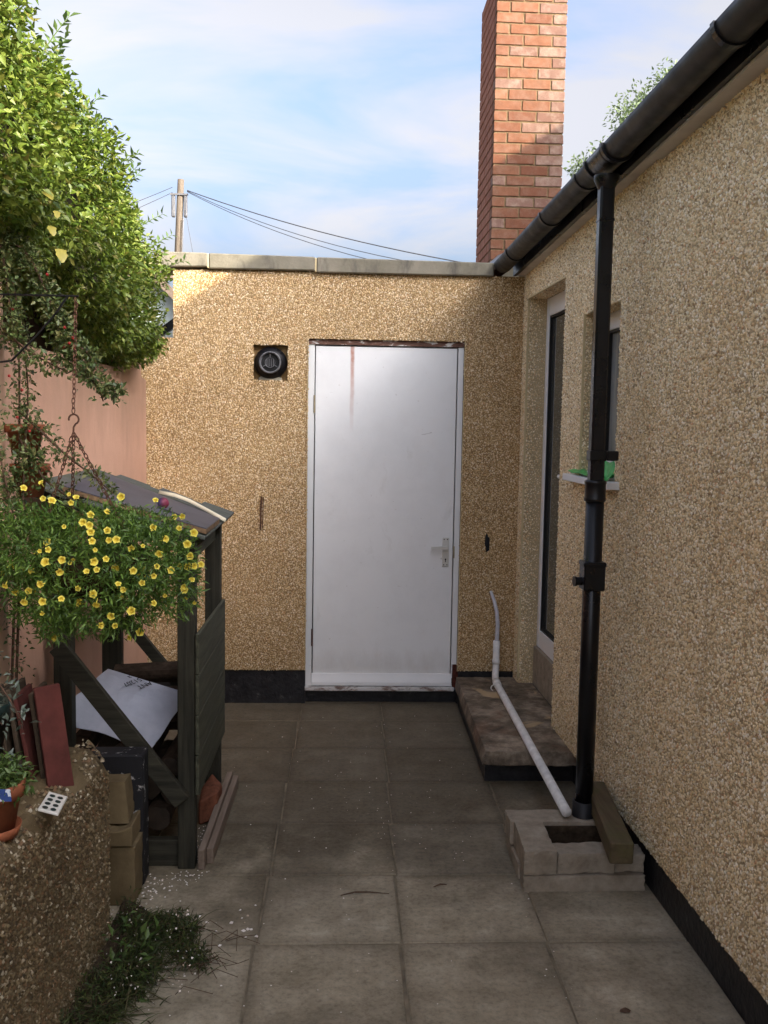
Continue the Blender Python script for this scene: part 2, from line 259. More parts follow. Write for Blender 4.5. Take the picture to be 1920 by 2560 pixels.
# ------------------------------------------------------------------ builders
ORI = {}
class MB:
    def __init__(s): s.v = []; s.f = []
    def hexa(s, c):                       # eight corners: bottom ring of four, then top ring of four
        o = len(s.v); s.v += [tuple(p) for p in c]
        s.f += [tuple(o+i for i in q) for q in ((3, 2, 1, 0), (4, 5, 6, 7), (0, 1, 5, 4), (1, 2, 6, 5), (2, 3, 7, 6), (3, 0, 4, 7))]; return s
    def box(s, x0, x1, y0, y1, z0, z1):
        return s.hexa([(x0, y0, z0), (x1, y0, z0), (x1, y1, z0), (x0, y1, z0), (x0, y0, z1), (x1, y0, z1), (x1, y1, z1), (x0, y1, z1)])
    def beam(s, p, q, w, h, up=(0, 0, 1)):   # w across, h along "up"
        p, q, up = Vector(p), Vector(q), Vector(up); d = (q-p).normalized(); a = d.cross(up).normalized(); b = a.cross(d)
        c = [p+a*i*w/2+b*j*h/2 for i, j in ((-1, -1), (1, -1), (1, 1), (-1, 1))]; e = [q+a*i*w/2+b*j*h/2 for i, j in ((-1, -1), (1, -1), (1, 1), (-1, 1))]
        return s.hexa(c+e)
    def tube(s, pts, r, n=10, cap=True):
        pts = [Vector(p) for p in pts]; rs = r if isinstance(r, (list, tuple)) else [r]*len(pts); o = len(s.v); prev = None
        for i, p in enumerate(pts):
            d = (pts[min(i+1, len(pts)-1)]-pts[max(i-1, 0)]).normalized()
            if prev is None: a = d.cross(Vector((0, 0, 1)) if abs(d.z) < .9 else Vector((1, 0, 0))).normalized()
            else: a = (prev-d*prev.dot(d)).normalized()
            prev = a; b = d.cross(a)
            for j in range(n):
                t = 2*math.pi*j/n; s.v.append(tuple(p+(a*math.cos(t)+b*math.sin(t))*rs[i]))
        for i in range(len(pts)-1):
            for j in range(n):
                k = (j+1) % n; s.f.append((o+i*n+j, o+i*n+k, o+(i+1)*n+k, o+(i+1)*n+j))
        if cap:
            s.f.append(tuple(o+j for j in reversed(range(n)))); s.f.append(tuple(o+(len(pts)-1)*n+j for j in range(n)))
        return s
    def lathe(s, prof, c, n=20, axis='z'):
        o = len(s.v)
        for r, h in prof:
            for j in range(n):
                t = 2*math.pi*j/n; a, b = r*math.cos(t), r*math.sin(t)
                s.v.append((c[0]+a, c[1]+b, c[2]+h) if axis == 'z' else (c[0]+a, c[1]-h, c[2]+b))
        for i in range(len(prof)-1):
            for j in range(n):
                k = (j+1) % n; s.f.append((o+i*n+j, o+i*n+k, o+(i+1)*n+k, o+(i+1)*n+j))
        return s
    def raw(s, v, f):
        o = len(s.v); s.v += [tuple(p) for p in v]; s.f += [tuple(o+i for i in q) for q in f]; return s
    def mesh(s, name, mat, org, bevel=0, smooth=False):
        me = bpy.data.meshes.new(name); me.from_pydata([(p[0]-org[0], p[1]-org[1], p[2]-org[2]) for p in s.v], [], s.f)
        if bevel or True:
            bm = bmesh.new(); bm.from_mesh(me)
            bmesh.ops.recalc_face_normals(bm, faces=bm.faces)
            if bevel: bmesh.ops.bevel(bm, geom=list(bm.edges), offset=bevel, segments=1, affect='EDGES', profile=.5)
            bm.to_mesh(me); bm.free()
        me.materials.append(mat)
        if smooth: me.shade_smooth()
        return me
    def build(s, name, mat, parent=None, bevel=0, smooth=False, org=None):
        if org is None:
            a = np.array(s.v); org = tuple((a.min(0)+a.max(0))/2)
        me = s.mesh(name, mat, org, bevel, smooth)
        return place(name, me, org, parent)
def place(name, me, org, parent=None, rot=None):
    o = bpy.data.objects.new(name, me); COL.objects.link(o)
    if parent is not None:
        o.parent = parent; po = ORI[parent.name]; o.location = [org[i]-po[i] for i in range(3)]
    else: o.location = org
    if rot is not None: o.rotation_euler = rot
    ORI[o.name] = tuple(org); return o
def rough(name, mat, c8, parent, cuts=7, amp=.0012, chip=.007):
    b = MB().hexa(c8); a = np.array(b.v); org = tuple((a.min(0)+a.max(0))/2); me = b.mesh(name, mat, org); bm = bmesh.new(); bm.from_mesh(me)
    bmesh.ops.subdivide_edges(bm, edges=list(bm.edges), cuts=cuts, use_grid_fill=True); bm.normal_update()
    sd = random.uniform(0, 50); lo_, hi_ = a.min(0)-np.array(org), a.max(0)-np.array(org)
    for v in bm.verts:
        f = v.co*28+Vector((sd, sd*.7, 0)); nz = Vector((math.sin(f.x*1.3+f.y*.7)+math.sin(f.z*1.9+f.x*2.3), math.sin(f.y*1.6+f.z*1.1)+math.sin(f.x*2.1), math.sin(f.z*1.4+f.x*.9)+math.sin(f.y*2.7)))
        edge = sum(1 for i in range(3) if min(abs(v.co[i]-lo_[i]), abs(v.co[i]-hi_[i])) < .004+.02*(hi_[i]-lo_[i])); v.co += nz*amp*.45
        if edge >= 2: v.co -= v.co.normalized()*chip*random.random()**2
    bm.to_mesh(me); bm.free(); return place(name, me, org, parent)
def tag(o, label=None, cat=None, group=None, kind=None):
    for a, v in (('label', label), ('category', cat), ('group', group), ('kind', kind)):
        if v: o[a] = v
    return o
def thing(name, loc, label, cat, group=None):
    o = bpy.data.objects.new(name, None); COL.objects.link(o); o.location = loc; ORI[o.name] = tuple(loc); o.empty_display_size = .1
    return tag(o, label, cat, group)
def npmesh(name, V, Fc, mat, parent=None, org=(0, 0, 0), smooth=False):
    me = bpy.data.meshes.new(name); V = np.asarray(V, np.float32)-np.asarray(org, np.float32); Fc = np.asarray(Fc, np.int32); k = Fc.shape[1]
    me.vertices.add(len(V)); me.vertices.foreach_set('co', V.ravel()); me.loops.add(Fc.size); me.loops.foreach_set('vertex_index', Fc.ravel())
    me.polygons.add(len(Fc)); me.polygons.foreach_set('loop_start', np.arange(0, Fc.size, k, dtype=np.int32))
    me.update(calc_edges=True); me.materials.append(mat)
    if smooth: me.shade_smooth()
    return place(name, me, org, parent)
def unit(a): return a/np.maximum(np.linalg.norm(a, axis=-1, keepdims=True), 1e-9)
def pebbles(name, mat, parent, frames, size=.0060, dens=.9):
    """angular stones pressed into flat areas. frame: origin, u, v, normal, U, V, holes, spacing"""
    VV = []; n0 = 0; FF = []
    for (o, u, v, nn, UL, VL, holes, sp) in frames:
        sp *= dens
        o, u, v, nn = (np.array(q, float) for q in (o, u, v, nn))
        a, b = np.meshgrid(np.arange(sp/2, UL, sp), np.arange(sp/2, VL, sp*.9)); a = a.ravel(); b = b.ravel()
        a = a+rng.normal(0, sp*.33, a.size); b = b+rng.normal(0, sp*.33, b.size)
        ok = (a > 0) & (a < UL) & (b > 0) & (b < VL)
        for (h0, h1, h2, h3) in holes: ok &= ~((a > h0) & (a < h1) & (b > h2) & (b < h3))
        a, b = a[ok], b[ok]; n = a.size; s = size*rng.uniform(.55, 1.35, n)
        c = o+a[:, None]*u+b[:, None]*v
        th = rng.uniform(0, 6.28, n)[:, None]+np.arange(5)*2*np.pi/5+rng.normal(0, .22, (n, 5))
        rr = s[:, None]*rng.uniform(.75, 1.2, (n, 5)); el = rng.uniform(.65, 1.0, n)[:, None]; ph = rng.uniform(0, 3.14, n)[:, None]
        p, q = rr*np.cos(th), rr*np.sin(th)*el; p, q = p*np.cos(ph)-q*np.sin(ph), p*np.sin(ph)+q*np.cos(ph)
        ring = c[:, None]+p[..., None]*u+q[..., None]*v-nn*.0006
        ap = c+nn*(s*rng.uniform(.35, .95, n))[:, None]+u*(s*rng.normal(0, .38, n))[:, None]+v*(s*rng.normal(0, .38, n))[:, None]
        VV.append(np.concatenate([ring, ap[:, None]], 1).reshape(-1, 3))
        i = n0+np.arange(n)[:, None]*6; j = np.arange(5)
        FF.append(np.stack([i+j, i+(j+1) % 5, np.broadcast_to(i+5, (n, 5))], -1).reshape(-1, 3)); n0 += n*6
        if np.dot(np.cross(u, v), nn) < 0: FF[-1] = FF[-1][:, ::-1]
    o = npmesh(name, np.concatenate(VV), np.concatenate(FF), mat, parent); o['kind'] = 'stuff'; return o
def leaves(P, D, Nrm, L, wid, fold=.25):
    """P bases, D directions, Nrm rough normals, L lengths: five vertices, four triangles a leaf"""
    D = unit(D); S_ = unit(np.cross(D, Nrm)); Q = unit(np.cross(S_, D)); L = L[:, None]; w = L*wid
    mid = P+D*L*.45-Q*L*.04; tip = P+D*L-Q*L*.12
    l = P+D*L*.42+S_*w/2+Q*w*fold; r = P+D*L*.42-S_*w/2+Q*w*fold
    V = np.stack([P, mid, tip, l, r], 1).reshape(-1, 3); i = np.arange(len(P))[:, None]*5
    Fc = np.concatenate([i+np.array([[0, 1, 3]]), i+np.array([[1, 2, 3]]), i+np.array([[0, 4, 1]]), i+np.array([[1, 4, 2]])], 1).reshape(-1, 3)
    return V, Fc
def cluster_leaves(name, mat, parent, P, Nrm, size, wid, spread=.9, droop=.25, org=(0, 0, 0), stuff=True):
    n = len(P); D = unit(Nrm+rng.normal(0, spread, (n, 3))-np.array([0, 0, droop])); K = unit(Nrm*.5+rng.normal(0, .6, (n, 3))+np.array([0, 0, .7]))
    V, Fc = leaves(P, D, K, size*rng.uniform(.6, 1.25, n), wid); o = npmesh(name, V, Fc, mat, parent, org)
    if stuff: o['kind'] = 'stuff'
    return o
def ellipsoid(n, c, r, lo=.75, hi=1.0):
    d = unit(rng.normal(0, 1, (n, 3))); k = rng.uniform(lo, hi, n)[:, None]; r = np.array(r); return np.array(c)+d*k*r, unit(d/r)
# ------------------------------------------------------------------ the ground
MB().box(-60, 60, -60, 90, -.3, -.03).build('ground', M_GROUND)['kind'] = 'structure'
patio = MB().box(-1.28, 1.4, -1.2, 5.7, -.028, -.004).build('patio', M_JOINT); patio['kind'] = 'structure'
xs = [-1.16, -.70, -.238, .222, .690, 1.16]; ys = [-.75, -.28, .18, .64, 1.10, 1.57, 2.03, 2.49, 2.955, 3.425, 3.885, 4.35, 4.815, 5.275, 5.64]
for i in range(5):
    for j in range(len(ys)-1):
        x0, x1, y0, y1 = xs[i], xs[i+1], ys[j], ys[j+1]; sk = .02*((y0+y1)/2-2.97); g = .0022
        if y0 > 4.4 and x0 > .65 and False: continue
        w, h = (x1-x0)/2-g, (y1-y0)/2-g; b = MB(); jit = [random.uniform(-.003, .003) for _ in range(8)]
        tz = [random.uniform(-.0025, .0015) for _ in range(4)]
        b.hexa([(-w, -h, -.03), (w, -h, -.03), (w, h, -.03), (-w, h, -.03), (-w+jit[0], -h+jit[1], tz[0]), (w+jit[2], -h+jit[3], tz[1]), (w+jit[4], h+jit[5], tz[2]), (-w+jit[6], h+jit[7], tz[3])])
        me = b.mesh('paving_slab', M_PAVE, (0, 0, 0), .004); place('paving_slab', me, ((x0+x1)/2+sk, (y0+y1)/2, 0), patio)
# ------------------------------------------------------------------ the outbuilding at the back
YB = 5.6
ob = thing('outbuilding', (0, YB, 0), 'flat roofed pebbledashed outbuilding with a white door, closing the far end of the yard', 'outbuilding')
b = MB(); y1 = YB+.2
b.box(-.93, -.482, YB, y1, .2, 2.483); b.box(-.288, -.173, YB, y1, .2, 2.483); b.box(-.482, -.288, YB, y1, .2, 1.873); b.box(-.482, -.288, YB, y1, 2.073, 2.483)
b.box(-.482, -.288, YB+.05, y1, 1.873, 2.073); b.box(-1.28, -.93, YB, y1, .2, 2.10)
b.box(.716, 1.05, YB, y1, .2, 2.483); b.box(-.173, .716, YB, y1, 2.112, 2.483)
b.box(-.93, -.73, y1, 7.2, 0, 2.40)
b.build('wall', M_MORT_B, ob)
e = 2.28
pebbles('pebbledash', M_ST_BACK, ob, [
    ((-.93, YB, .2), (1, 0, 0), (0, 0, 1), (0, -1, 0), .757, e, [(.448, .642, 1.673, 1.873)], .0088),
    ((-1.28, YB, .2), (1, 0, 0), (0, 0, 1), (0, -1, 0), .35, 1.9, [], .0088),
    ((.716, YB, .2), (1, 0, 0), (0, 0, 1), (0, -1, 0), .334, e, [], .0088),
    ((-.173, YB, 2.112), (1, 0, 0), (0, 0, 1), (0, -1, 0), .889, .37, [], .0088)], .0053, .82)
MB().box(-1.28, -.173, YB+.018, y1, -.02, .2).box(.716, 1.05, YB+.018, y1, -.02, .2).box(-.173, .716, YB+.06, y1, -.02, .07).build('plinth', M_BITUM, ob)
for x0, x1, t0, t1 in ((-1.03, -.738, 2.570, 2.568), (-.728, -.140, 2.567, 2.561), (-.130, .868, 2.560, 2.553)):
    MB().hexa([(x0, YB-.032, t0-.084), (x1, YB-.032, t1-.075), (x1, YB+.30, t1-.075), (x0, YB+.30, t0-.084), (x0, YB-.032, t0), (x1, YB-.032, t1), (x1, YB+.30, t1+.004), (x0, YB+.30, t0+.004)]).build('coping_stone', M_COPE, ob, .006)
MB().box(-.737, -.729, YB-.028, YB+.28, 2.487, 2.563).build('coping_joint', M_BEAD, ob)
MB().box(-.139, -.131, YB-.028, YB+.28, 2.481, 2.556).build('coping_joint', M_BEAD, ob)
MB().box(-.92, 1.2, YB+.30, 7.2, 2.40, 2.47).build('flat_roof', M_FELT, ob)
# door and frame
fy = YB+.022
door = MB().box(-.131, .678, fy+.004, fy+.045, .150, 2.074).build('door', M_DOOR, ob, .003)
b = MB(); b.box(-.173, -.137, fy, fy+.07, .10, 2.08); b.box(.684, .716, fy, fy+.07, .15, 2.08); b.build('door_frame', M_FRAME, door, .002)
MB().box(-.173, .716, fy-.006, fy+.07, 2.082, 2.112).build('frame_head', M_PEEL, door)
MB().box(-.137, .684, fy+.048, fy+.06, .15, 2.08).build('gap_shade_sheet', M_RUBBER, door)  # black sheet added behind the leaf as shade in the door gaps
b = MB(); prof = [(0, .112), (0, .178), (-.012, .178), (-.018, .160), (-.030, .130), (-.032, .112)]
for xx in (-.136, .684): b.v += [(xx, fy+.003+p, z) for p, z in prof]
n = len(prof); b.f += [tuple(range(n)), tuple(range(2*n-1, n-1, -1))]+[(i, (i+1) % n, n+(i+1) % n, n+i) for i in range(n)]
b.build('weather_bar', M_FRAME, door)
MB().box(-.175, .700, fy-.03, fy+.06, .078, .104).build('threshold', M_SILLP, door, .004)
MB().box(.690, .722, YB-.004, YB+.02, .10, .235).build('rotten_corner', simple("rotten red wood", (.07, .022, .015), .9, .2, .5, 60), door, .003)
hp = MB().box(.617, .655, fy-.004, fy+.004, .815, .985).build('handle_plate', M_PLATE, door, .002)
MB().tube([(.640, fy-.004, .930), (.640, fy-.035, .930)], .007, 8).beam((.647, fy-.038, .930), (.548, fy-.038, .926), .012, .018).build('door_handle', M_PLATE, door)
for xx, zz in ((.626, .975), (.645, .975), (.626, .826), (.645, .826)): MB().tube([(xx, fy-.003, zz), (xx, fy-.0065, zz)], .0035, 7).build('screw', M_RUBBER, door)
b = MB(); kp = [(.6338, .842), (.6382, .842), (.638, .853), (.6405, .857), (.6395, .8615), (.636, .863), (.6325, .8615), (.6315, .857), (.634, .853)]; n = len(kp)
b.raw([(x_, fy-.003, z_) for x_, z_ in kp]+[(x_, fy-.0057, z_) for x_, z_ in kp], [tuple(range(n)), tuple(range(n, 2*n))]+[(i, (i+1) % n, n+(i+1) % n, n+i) for i in range(n)]); b.build('keyhole', M_RUBBER, door)
MB().box(.6805, .6885, fy-.004, fy+.01, .865, .935).build('strike_plate', M_METAL, door)
for zz, mm in ((1.745, M_METAL), (.39, M_RUST)): MB().tube([(-.1355, fy-.003, zz-.05), (-.1355, fy-.003, zz+.05)], .0055, 7).build('hinge', mm, door)
for xx in (-.176, .716): MB().box(xx, xx+.003, YB-.008, YB+.02, .2, 2.112).build('corner_bead', M_BEAD, ob)
# boiler flue
fc = (-.387, YB+.045, 1.972)
fl = MB().lathe([(.092, 0), (.094, .01), (.09, .03), (.062, .055), (.056, .058), (.056, .04), (.05, .04)], fc, 28, 'y').build('flue_terminal', M_BLK, ob, 0, True)
MB().lathe([(.051, .06), (.055, .078), (.060, .078), (.063, .066), (.062, .045), (.051, .045)], fc, 28, 'y').build('flue_ring', M_GREY, fl, 0, True)
b = MB().lathe([(.0, .05), (.05, .05)], fc, 24, 'y')
b.build('flue_throat', M_RUBBER, fl)
b = MB()
for q in (-.018, -.006, .006, .018): b.box(fc[0]+q-.002, fc[0]+q+.002, YB-.022, YB-.012, 1.95, 1.994)
for t in (90, 210, 330):
    c_, s_ = math.cos(math.radians(t)), math.sin(math.radians(t)); b.beam((fc[0]+c_*.028, YB-.022, fc[2]+s_*.028), (fc[0]+c_*.047, YB-.022, fc[2]+s_*.047), .004, .004, (0, 1, 0))
b.lathe([(.026, .066), (.029, .068), (.029, .062), (.026, .062)], fc, 20, 'y'); b.build('flue_grille', M_GREY, fl)
b = MB(); pts = []
for i in range(9): pts.append((-.455+i*.0165, .022*math.sin(i*.4)+random.uniform(-.003, .003)))
b.v += [(x_, YB+.012, 1.874) for x_, _ in pts]+[(x_, YB+.022, 1.886+h_) for x_, h_ in pts]+[(x_, YB+.049, 1.89+h_) for x_, h_ in pts]
for i in range(8): b.f += [(i, i+1, 10+i, 9+i), (9+i, 10+i, 19+i, 18+i)]
b.build('cement_patch', M_COPE, fl)
b = MB().beam((-.432, YB-.012, 1.215), (-.436, YB-.012, 1.02), .008, .006, (0, 1, 0)).beam((-.420, YB-.014, 1.21), (-.424, YB-.014, 1.03), .005, .005, (0, 1, 0)); b.build('rusty_strap', M_RUST, ob)
V = []; nn_ = 12
for i in range(nn_):
    t = 2*math.pi*i/nn_; r_ = random.uniform(.7, 1.2); V.append((.874+.013*r_*math.cos(t), YB-.009, .955+.062*r_*math.sin(t)))
b = MB().raw(V+[(.874, YB-.016, .955)], [(i, (i+1) % nn_, nn_) for i in range(nn_)]); b.build('wall_scar', M_FLAKE, ob)
# ------------------------------------------------------------------ the house on the right
def HW(s, n, z): return (1.05+.024*s-n, YB-s, z)
def hb(mb, s0, s1, n0, n1, z0, z1, slope=0.0):
    q = lambda s, n, z: HW(s, n, z+slope*s)
    return mb.hexa([q(s0, n0, z0), q(s1, n0, z0), q(s1, n1, z0), q(s0, n1, z0), q(s0, n0, z1), q(s1, n0, z1), q(s1, n1, z1), q(s0, n1, z1)])
ho = thing('rendered_house', (1.05, YB, 0), 'single storey house in grey buff pebbledash with black gutter, right of the yard', 'house')
SD, SW, SE = (.135, .935), (1.29, 1.80), 6.2
b = MB(); T = -.28
hb(b, 0, SD[0], T, 0, .165, 2.50); hb(b, SD[0], SD[1], T, 0, 2.347, 2.50); hb(b, SD[1], SW[0], T, 0, .165, 2.50)
hb(b, SW[0], SW[1], T, 0, .165, 1.418); hb(b, SW[0], SW[1], T, 0, 2.135, 2.50); hb(b, SW[1], SE, T, 0, .165, 2.50); hb(b, 0, SE, T, -.012, 2.50, 2.58); hb(b, 1.6, SE, T, 0, 2.50, 2.56); hb(b, 3.2, SE, T, -.001, 2.56, 2.62); hb(b, -3.4, -.21, T, -.01, 0, 2.60)
b.build('wall', M_MORT_S, ho)
uu = unit(np.array(HW(1, 0, 0))-np.array(HW(0, 0, 0))); nrm = np.array([-uu[1]*-1, uu[0], 0]); nrm = np.array([uu[1], -uu[0], 0]); nrm = nrm if nrm[0] < 0 else -nrm
SP = .0092
pebbles('pebbledash', M_ST_SIDE, ho, [
    (HW(0, 0, .165), uu, (0, 0, 1), nrm, 4.6, 2.52, [(SD[0], SD[1], -1, 2.182), (SW[0], SW[1], 1.253, 1.97)], SP),
    (HW(SD[0], 0, .165), -nrm, (0, 0, 1), uu, .1, 2.182, [], SP), (HW(SW[0], 0, 1.42), -nrm, (0, 0, 1), uu, .1, .71, [], SP),
    (HW(SD[0], 0, 2.347), uu, -nrm, (0, 0, -1), .8, .1, [], SP), (HW(SW[0], 0, 2.135), uu, -nrm, (0, 0, -1), .51, .1, [], SP)])
b = MB(); hb(b, 0, SE, T, -.03, -.02, .165); b.build('plinth', M_BITUM, ho)
for q in ((SD[0]-.004, SD[0]+.004, -.004, .007, .2, 2.343), (SW[0]-.003, SW[0]+.004, -.004, .007, 1.44, 2.135), (SD[0], SD[1], -.004, .006, 2.344, 2.350)): hb(MB(), *q).build('corner_bead', M_BEAD, ho)
b = MB(); hb(b, SD[0], SD[1], T, -.085, .165, .385); b.build('door_upstand', M_BLOCK, ho)
def glazed(name, s0, s1, z0, z1, w, wt, wb, n):
    b = MB(); hb(b, s0+.002, s0+w, n-.06, n, z0, z1); hb(b, s1-w, s1-.002, n-.06, n, z0, z1); hb(b, s0+w, s1-w, n-.06, n-.002, z1-wt, z1-.002); hb(b, s0+w, s1-w, n-.06, n-.002, z0, z0+wb)
    o = b.build(name, M_UPVC, ho, .003)
    b = MB(); a0, a1, c0, c1 = s0+w, s1-w, z0+wb, z1-wt; g = .012
    hb(b, a0, a0+g, n-.03, n-.006, c0, c1); hb(b, a1-g, a1, n-.03, n-.006, c0, c1); hb(b, a0+g, a1-g, n-.03, n-.008, c1-g, c1); hb(b, a0+g, a1-g, n-.03, n-.008, c0, c0+g); b.build('gasket', M_RUBBER, o)
    b = MB(); hb(b, a0+g, a1-g, n-.04, n-.022, c0+g, c1-g); b.build('pane', M_GLASS2 if name == 'window' else M_GLASS, o)
    return o
gd = glazed('glazed_door', SD[0], SD[1], .387, 2.347, .058, .10, .10, -.10)
b = MB().tube([HW(.84, -.10, 1.39), HW(.84, -.05, 1.39), HW(.74, -.045, 1.39)], .010, 8); b.build('door_handle', M_UPVC, gd)
gw = glazed('window', SW[0], SW[1], 1.446, 2.135, .05, .075, .05, -.085)
b = MB(); hb(b, SW[0]-.11, SW[1]+.07, -.004, .05, 1.398, 1.428); hb(b, SW[0], SW[1], -.13, -.004, 1.41, 1.446); b.build('window_sill', M_UPVC, gw, .003)
# eaves
for s0, s1, dz, nn in ((.02, 2.2, 0, .048), (2.2, SE, -.012, .053)):
    b = MB(); hb(b, s0, s1, -.01, nn, 2.484+dz, 2.494+dz, .04); b.build('soffit_board', M_SOFF, ho)
b = MB(); hb(b, .02, SE, .0535, .072, 2.482, 2.62, .04); b.build('fascia', M_BLK, ho)
GS, GZ, GN, GR = .038, 2.552, .130, .054
def gpt(s, t, r): return HW(s, GN+r*math.cos(t), GZ+GS*s-r*math.sin(t))
def half(s0, s1, r0, r1, n=14):
    b = MB(); ss = [s0+(s1-s0)*i/6 for i in range(7)]
    for s in ss:
        for r in (r0, r1):
            for j in range(n+1): b.v.append(gpt(s, math.pi*j/n, r))
    st = 2*(n+1)
    for i in range(6):
        for j in range(n):
            a = i*st+j; b.f += [(a, a+st, a+st+1, a+1), (a+n+1, a+n+2, a+n+2+st, a+n+1+st)]
        for a, c in ((i*st, i*st+n+1), (i*st+n, i*st+2*n+1)): b.f.append((a, c, c+st, a+st))
    for i in (0, 6):
        for j in range(n): a = i*st+j; b.f.append((a, a+1, a+n+2, a+n+1))
    return b
b = half(.03, SE, GR, GR-.003); o_ = len(b.v); b.v += [gpt(.03, math.pi*j/14, GR) for j in range(15)]; b.f.append(tuple(range(o_, o_+15)))
gut = b.build('gutter', M_GUT, ho, 0, True)
for s in (.36, 1.13, 1.72, 3.05): half(s, s+.024, GR+.006, GR-.006).build('gutter_bracket', M_BLK, gut)
half(1.90, 2.10, GR+.005, GR+.0005).build('running_outlet', M_BLK, gut, 0, True)
for s in (1.885, 2.10): half(s, s+.022, GR+.011, GR-.006).build('gutter_union', M_BLK, gut)
DS, DN = 2.0, .134
def dp(z): return Vector(HW(DS, DN, z))
def sq(mb, z0, z1, w):
    return mb.beam(dp(z0), dp(z1), w, w, (0, 1, 0))
b = sq(MB(), 1.425, 2.53, .053); pipe = b.build('downpipe', M_BLK, ho, .007)
b = MB().lathe([(.029, 0), (.046, .035), (.046, .05)], dp(2.50), 20); b.build('outlet_spout', M_BLK, pipe, 0, True)
sq(MB(), 2.385, 2.396, .057).build('pipe_band', M_BLK, pipe, .003)
b = sq(MB(), 1.515, 1.555, .062); b.beam(HW(DS+.02, DN-.03, 1.535), HW(DS+.02, .06, 1.535), .03, .036); b.build('pipe_clip', M_BLK, pipe, .004)
b = MB().lathe([(.0, .012), (.034, .012), (.041, .008), (.041, 0), (.039, -.004), (.039, -.052), (.041, -.056), (.041, -.066), (.034, -.07)], dp(1.432), 24); b.build('pipe_socket', M_BLK, pipe, 0, True)
MB().tube([dp(.13), dp(1.40)], .034, 24).build('lower_pipe', M_BLK, pipe, 0, True)
b = sq(MB(), 1.03, 1.135, .080); sq(b, 1.12, 1.138, .086); b.build('strap_boss', M_BLK, pipe, .004)
b = MB().tube([dp(1.062)+Vector((-.035, 0, 0)), dp(1.062)+Vector((-.066, -.004, 0))], .016, 14).tube([dp(1.062)+Vector((-.062, -.004, 0)), dp(1.062)+Vector((-.07, -.005, 0))], .019, 14); b.build('boss_spigot', M_BLK, pipe)
b = MB().lathe([(.036, .18), (.044, .178), (.044, .10), (.048, .09), (.052, .05), (.056, 0)], dp(.03), 24); b.build('pipe_shoe', M_RUBBER, pipe, 0, True)
# roof, with courses of tiles; its ridge shades the yard
rs, re = Vector((1.0, 0, 2.645)), Vector((4.22, 0, 5.40)); sl = (re-rs); nr = Vector((-sl.z, 0, sl.x)).normalized()
b = MB(); nc = 26
for i in range(nc):
    p = rs+sl*(i/nc); q = rs+sl*((i+1.15)/nc)
    A, B_ = p+nr*.028, q+nr*.008
    b.hexa([(p.x, -6, p.z), (p.x, 9.5, p.z), (q.x, 9.5, q.z), (q.x, -6, q.z), (A.x, -6, A.z), (A.x, 9.5, A.z), (B_.x, 9.5, B_.z), (B_.x, -6, B_.z)])
b.box(4.17, 4.30, -6, 9.5, 5.33, 5.43); b.raw([(4.25, -6, 5.36), (4.25, 9.5, 5.36), (7.6, 9.5, 2.6), (7.6, -6, 2.6)], [(0, 1, 2, 3)])
b.build('roof', M_TILEROOF, ho)
b = MB(); b.raw([(1.2, -6, 0), (7.5, -6, 0), (7.5, -6, 2.6), (4.22, -6, 5.33), (1.2, -6, 2.75)], [(0, 1, 2, 3, 4)]); b.raw([(1.35, 9.5, 0), (7.5, 9.5, 0), (7.5, 9.5, 2.6), (4.22, 9.5, 5.33), (1.35, 9.5, 2.75)], [(0, 1, 2, 3, 4)]); b.raw([(7.5, -6, 0), (7.5, 9.5, 0), (7.5, 9.5, 2.6), (7.5, -6, 2.6)], [(0, 1, 2, 3)]); b.raw([(1.22, -6, 0), (1.22, -.65, 0), (1.22, -.65, 2.6), (1.22, -6, 2.6)], [(0, 1, 2, 3)])
b.build('gable_wall', M_MORT_S, ho)
# ------------------------------------------------------------------ chimney
CX0, CX1, CY0, CY1, CZ = 1.108, 1.622, 7.3, 8.1, 2.55
ch = thing('chimney_stack', ((CX0+CX1)/2, CY0, CZ), 'tall red brick chimney stack rising beside the gutter end, half in sun', 'chimney')
ck = .0765; nco = 31; jt = .011
MB().box(CX0+.006, CX1-.006, CY0+.006, CY1-.006, CZ, CZ+nco*ck-.002).build('mortar_core', M_BMORT, ch)
cache = {}
def brick(x0, x1, y0, y1, z, mm):
    key = (round(x1-x0, 3), round(y1-y0, 3), mm.name, random.randrange(3))
    if key not in cache:
        w, d, h = (x1-x0)/2, (y1-y0)/2, (ck-jt)/2; j = lambda: random.uniform(-.0022, .0022)
        cache[key] = MB().hexa([(-w+j(), -d, -h+j()), (w+j(), -d, -h+j()), (w, d, -h), (-w, d, -h), (-w+j(), -d, h+j()), (w+j(), -d, h+j()), (w, d, h), (-w, d, h)]).mesh('brick', mm, (0, 0, 0), .003)
    place('brick', cache[key], ((x0+x1)/2, (y0+y1)/2+random.uniform(-.0015, .0015), z+ck/2), ch)
FL = .2
for c in range(nco):
    z = CZ+c*ck; odd = c % 2
    cuts = [CX0, CX0+.098, CX0+.098+FL+jt, CX1] if odd else [CX0, CX0+FL, CX0+2*FL+jt, CX1]
    for i in range(len(cuts)-1):
        a, d = cuts[i]+(jt/2 if i else 0), cuts[i+1]-(jt/2 if i < len(cuts)-2 else 0)
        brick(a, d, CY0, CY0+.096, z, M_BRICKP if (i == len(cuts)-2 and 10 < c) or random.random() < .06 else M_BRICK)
    yv = [CY0+.096+jt] + ([CY0+.096+jt+.1] if odd else [])
    while yv[-1] < CY1-.12: yv.append(min(yv[-1]+FL+jt, CY1))
    if yv[-1] < CY1: yv.append(CY1)
    for i in range(len(yv)-1): brick(CX0, CX0+.096, yv[i], yv[i+1]-jt, z, M_BRICK_SKYLIT)
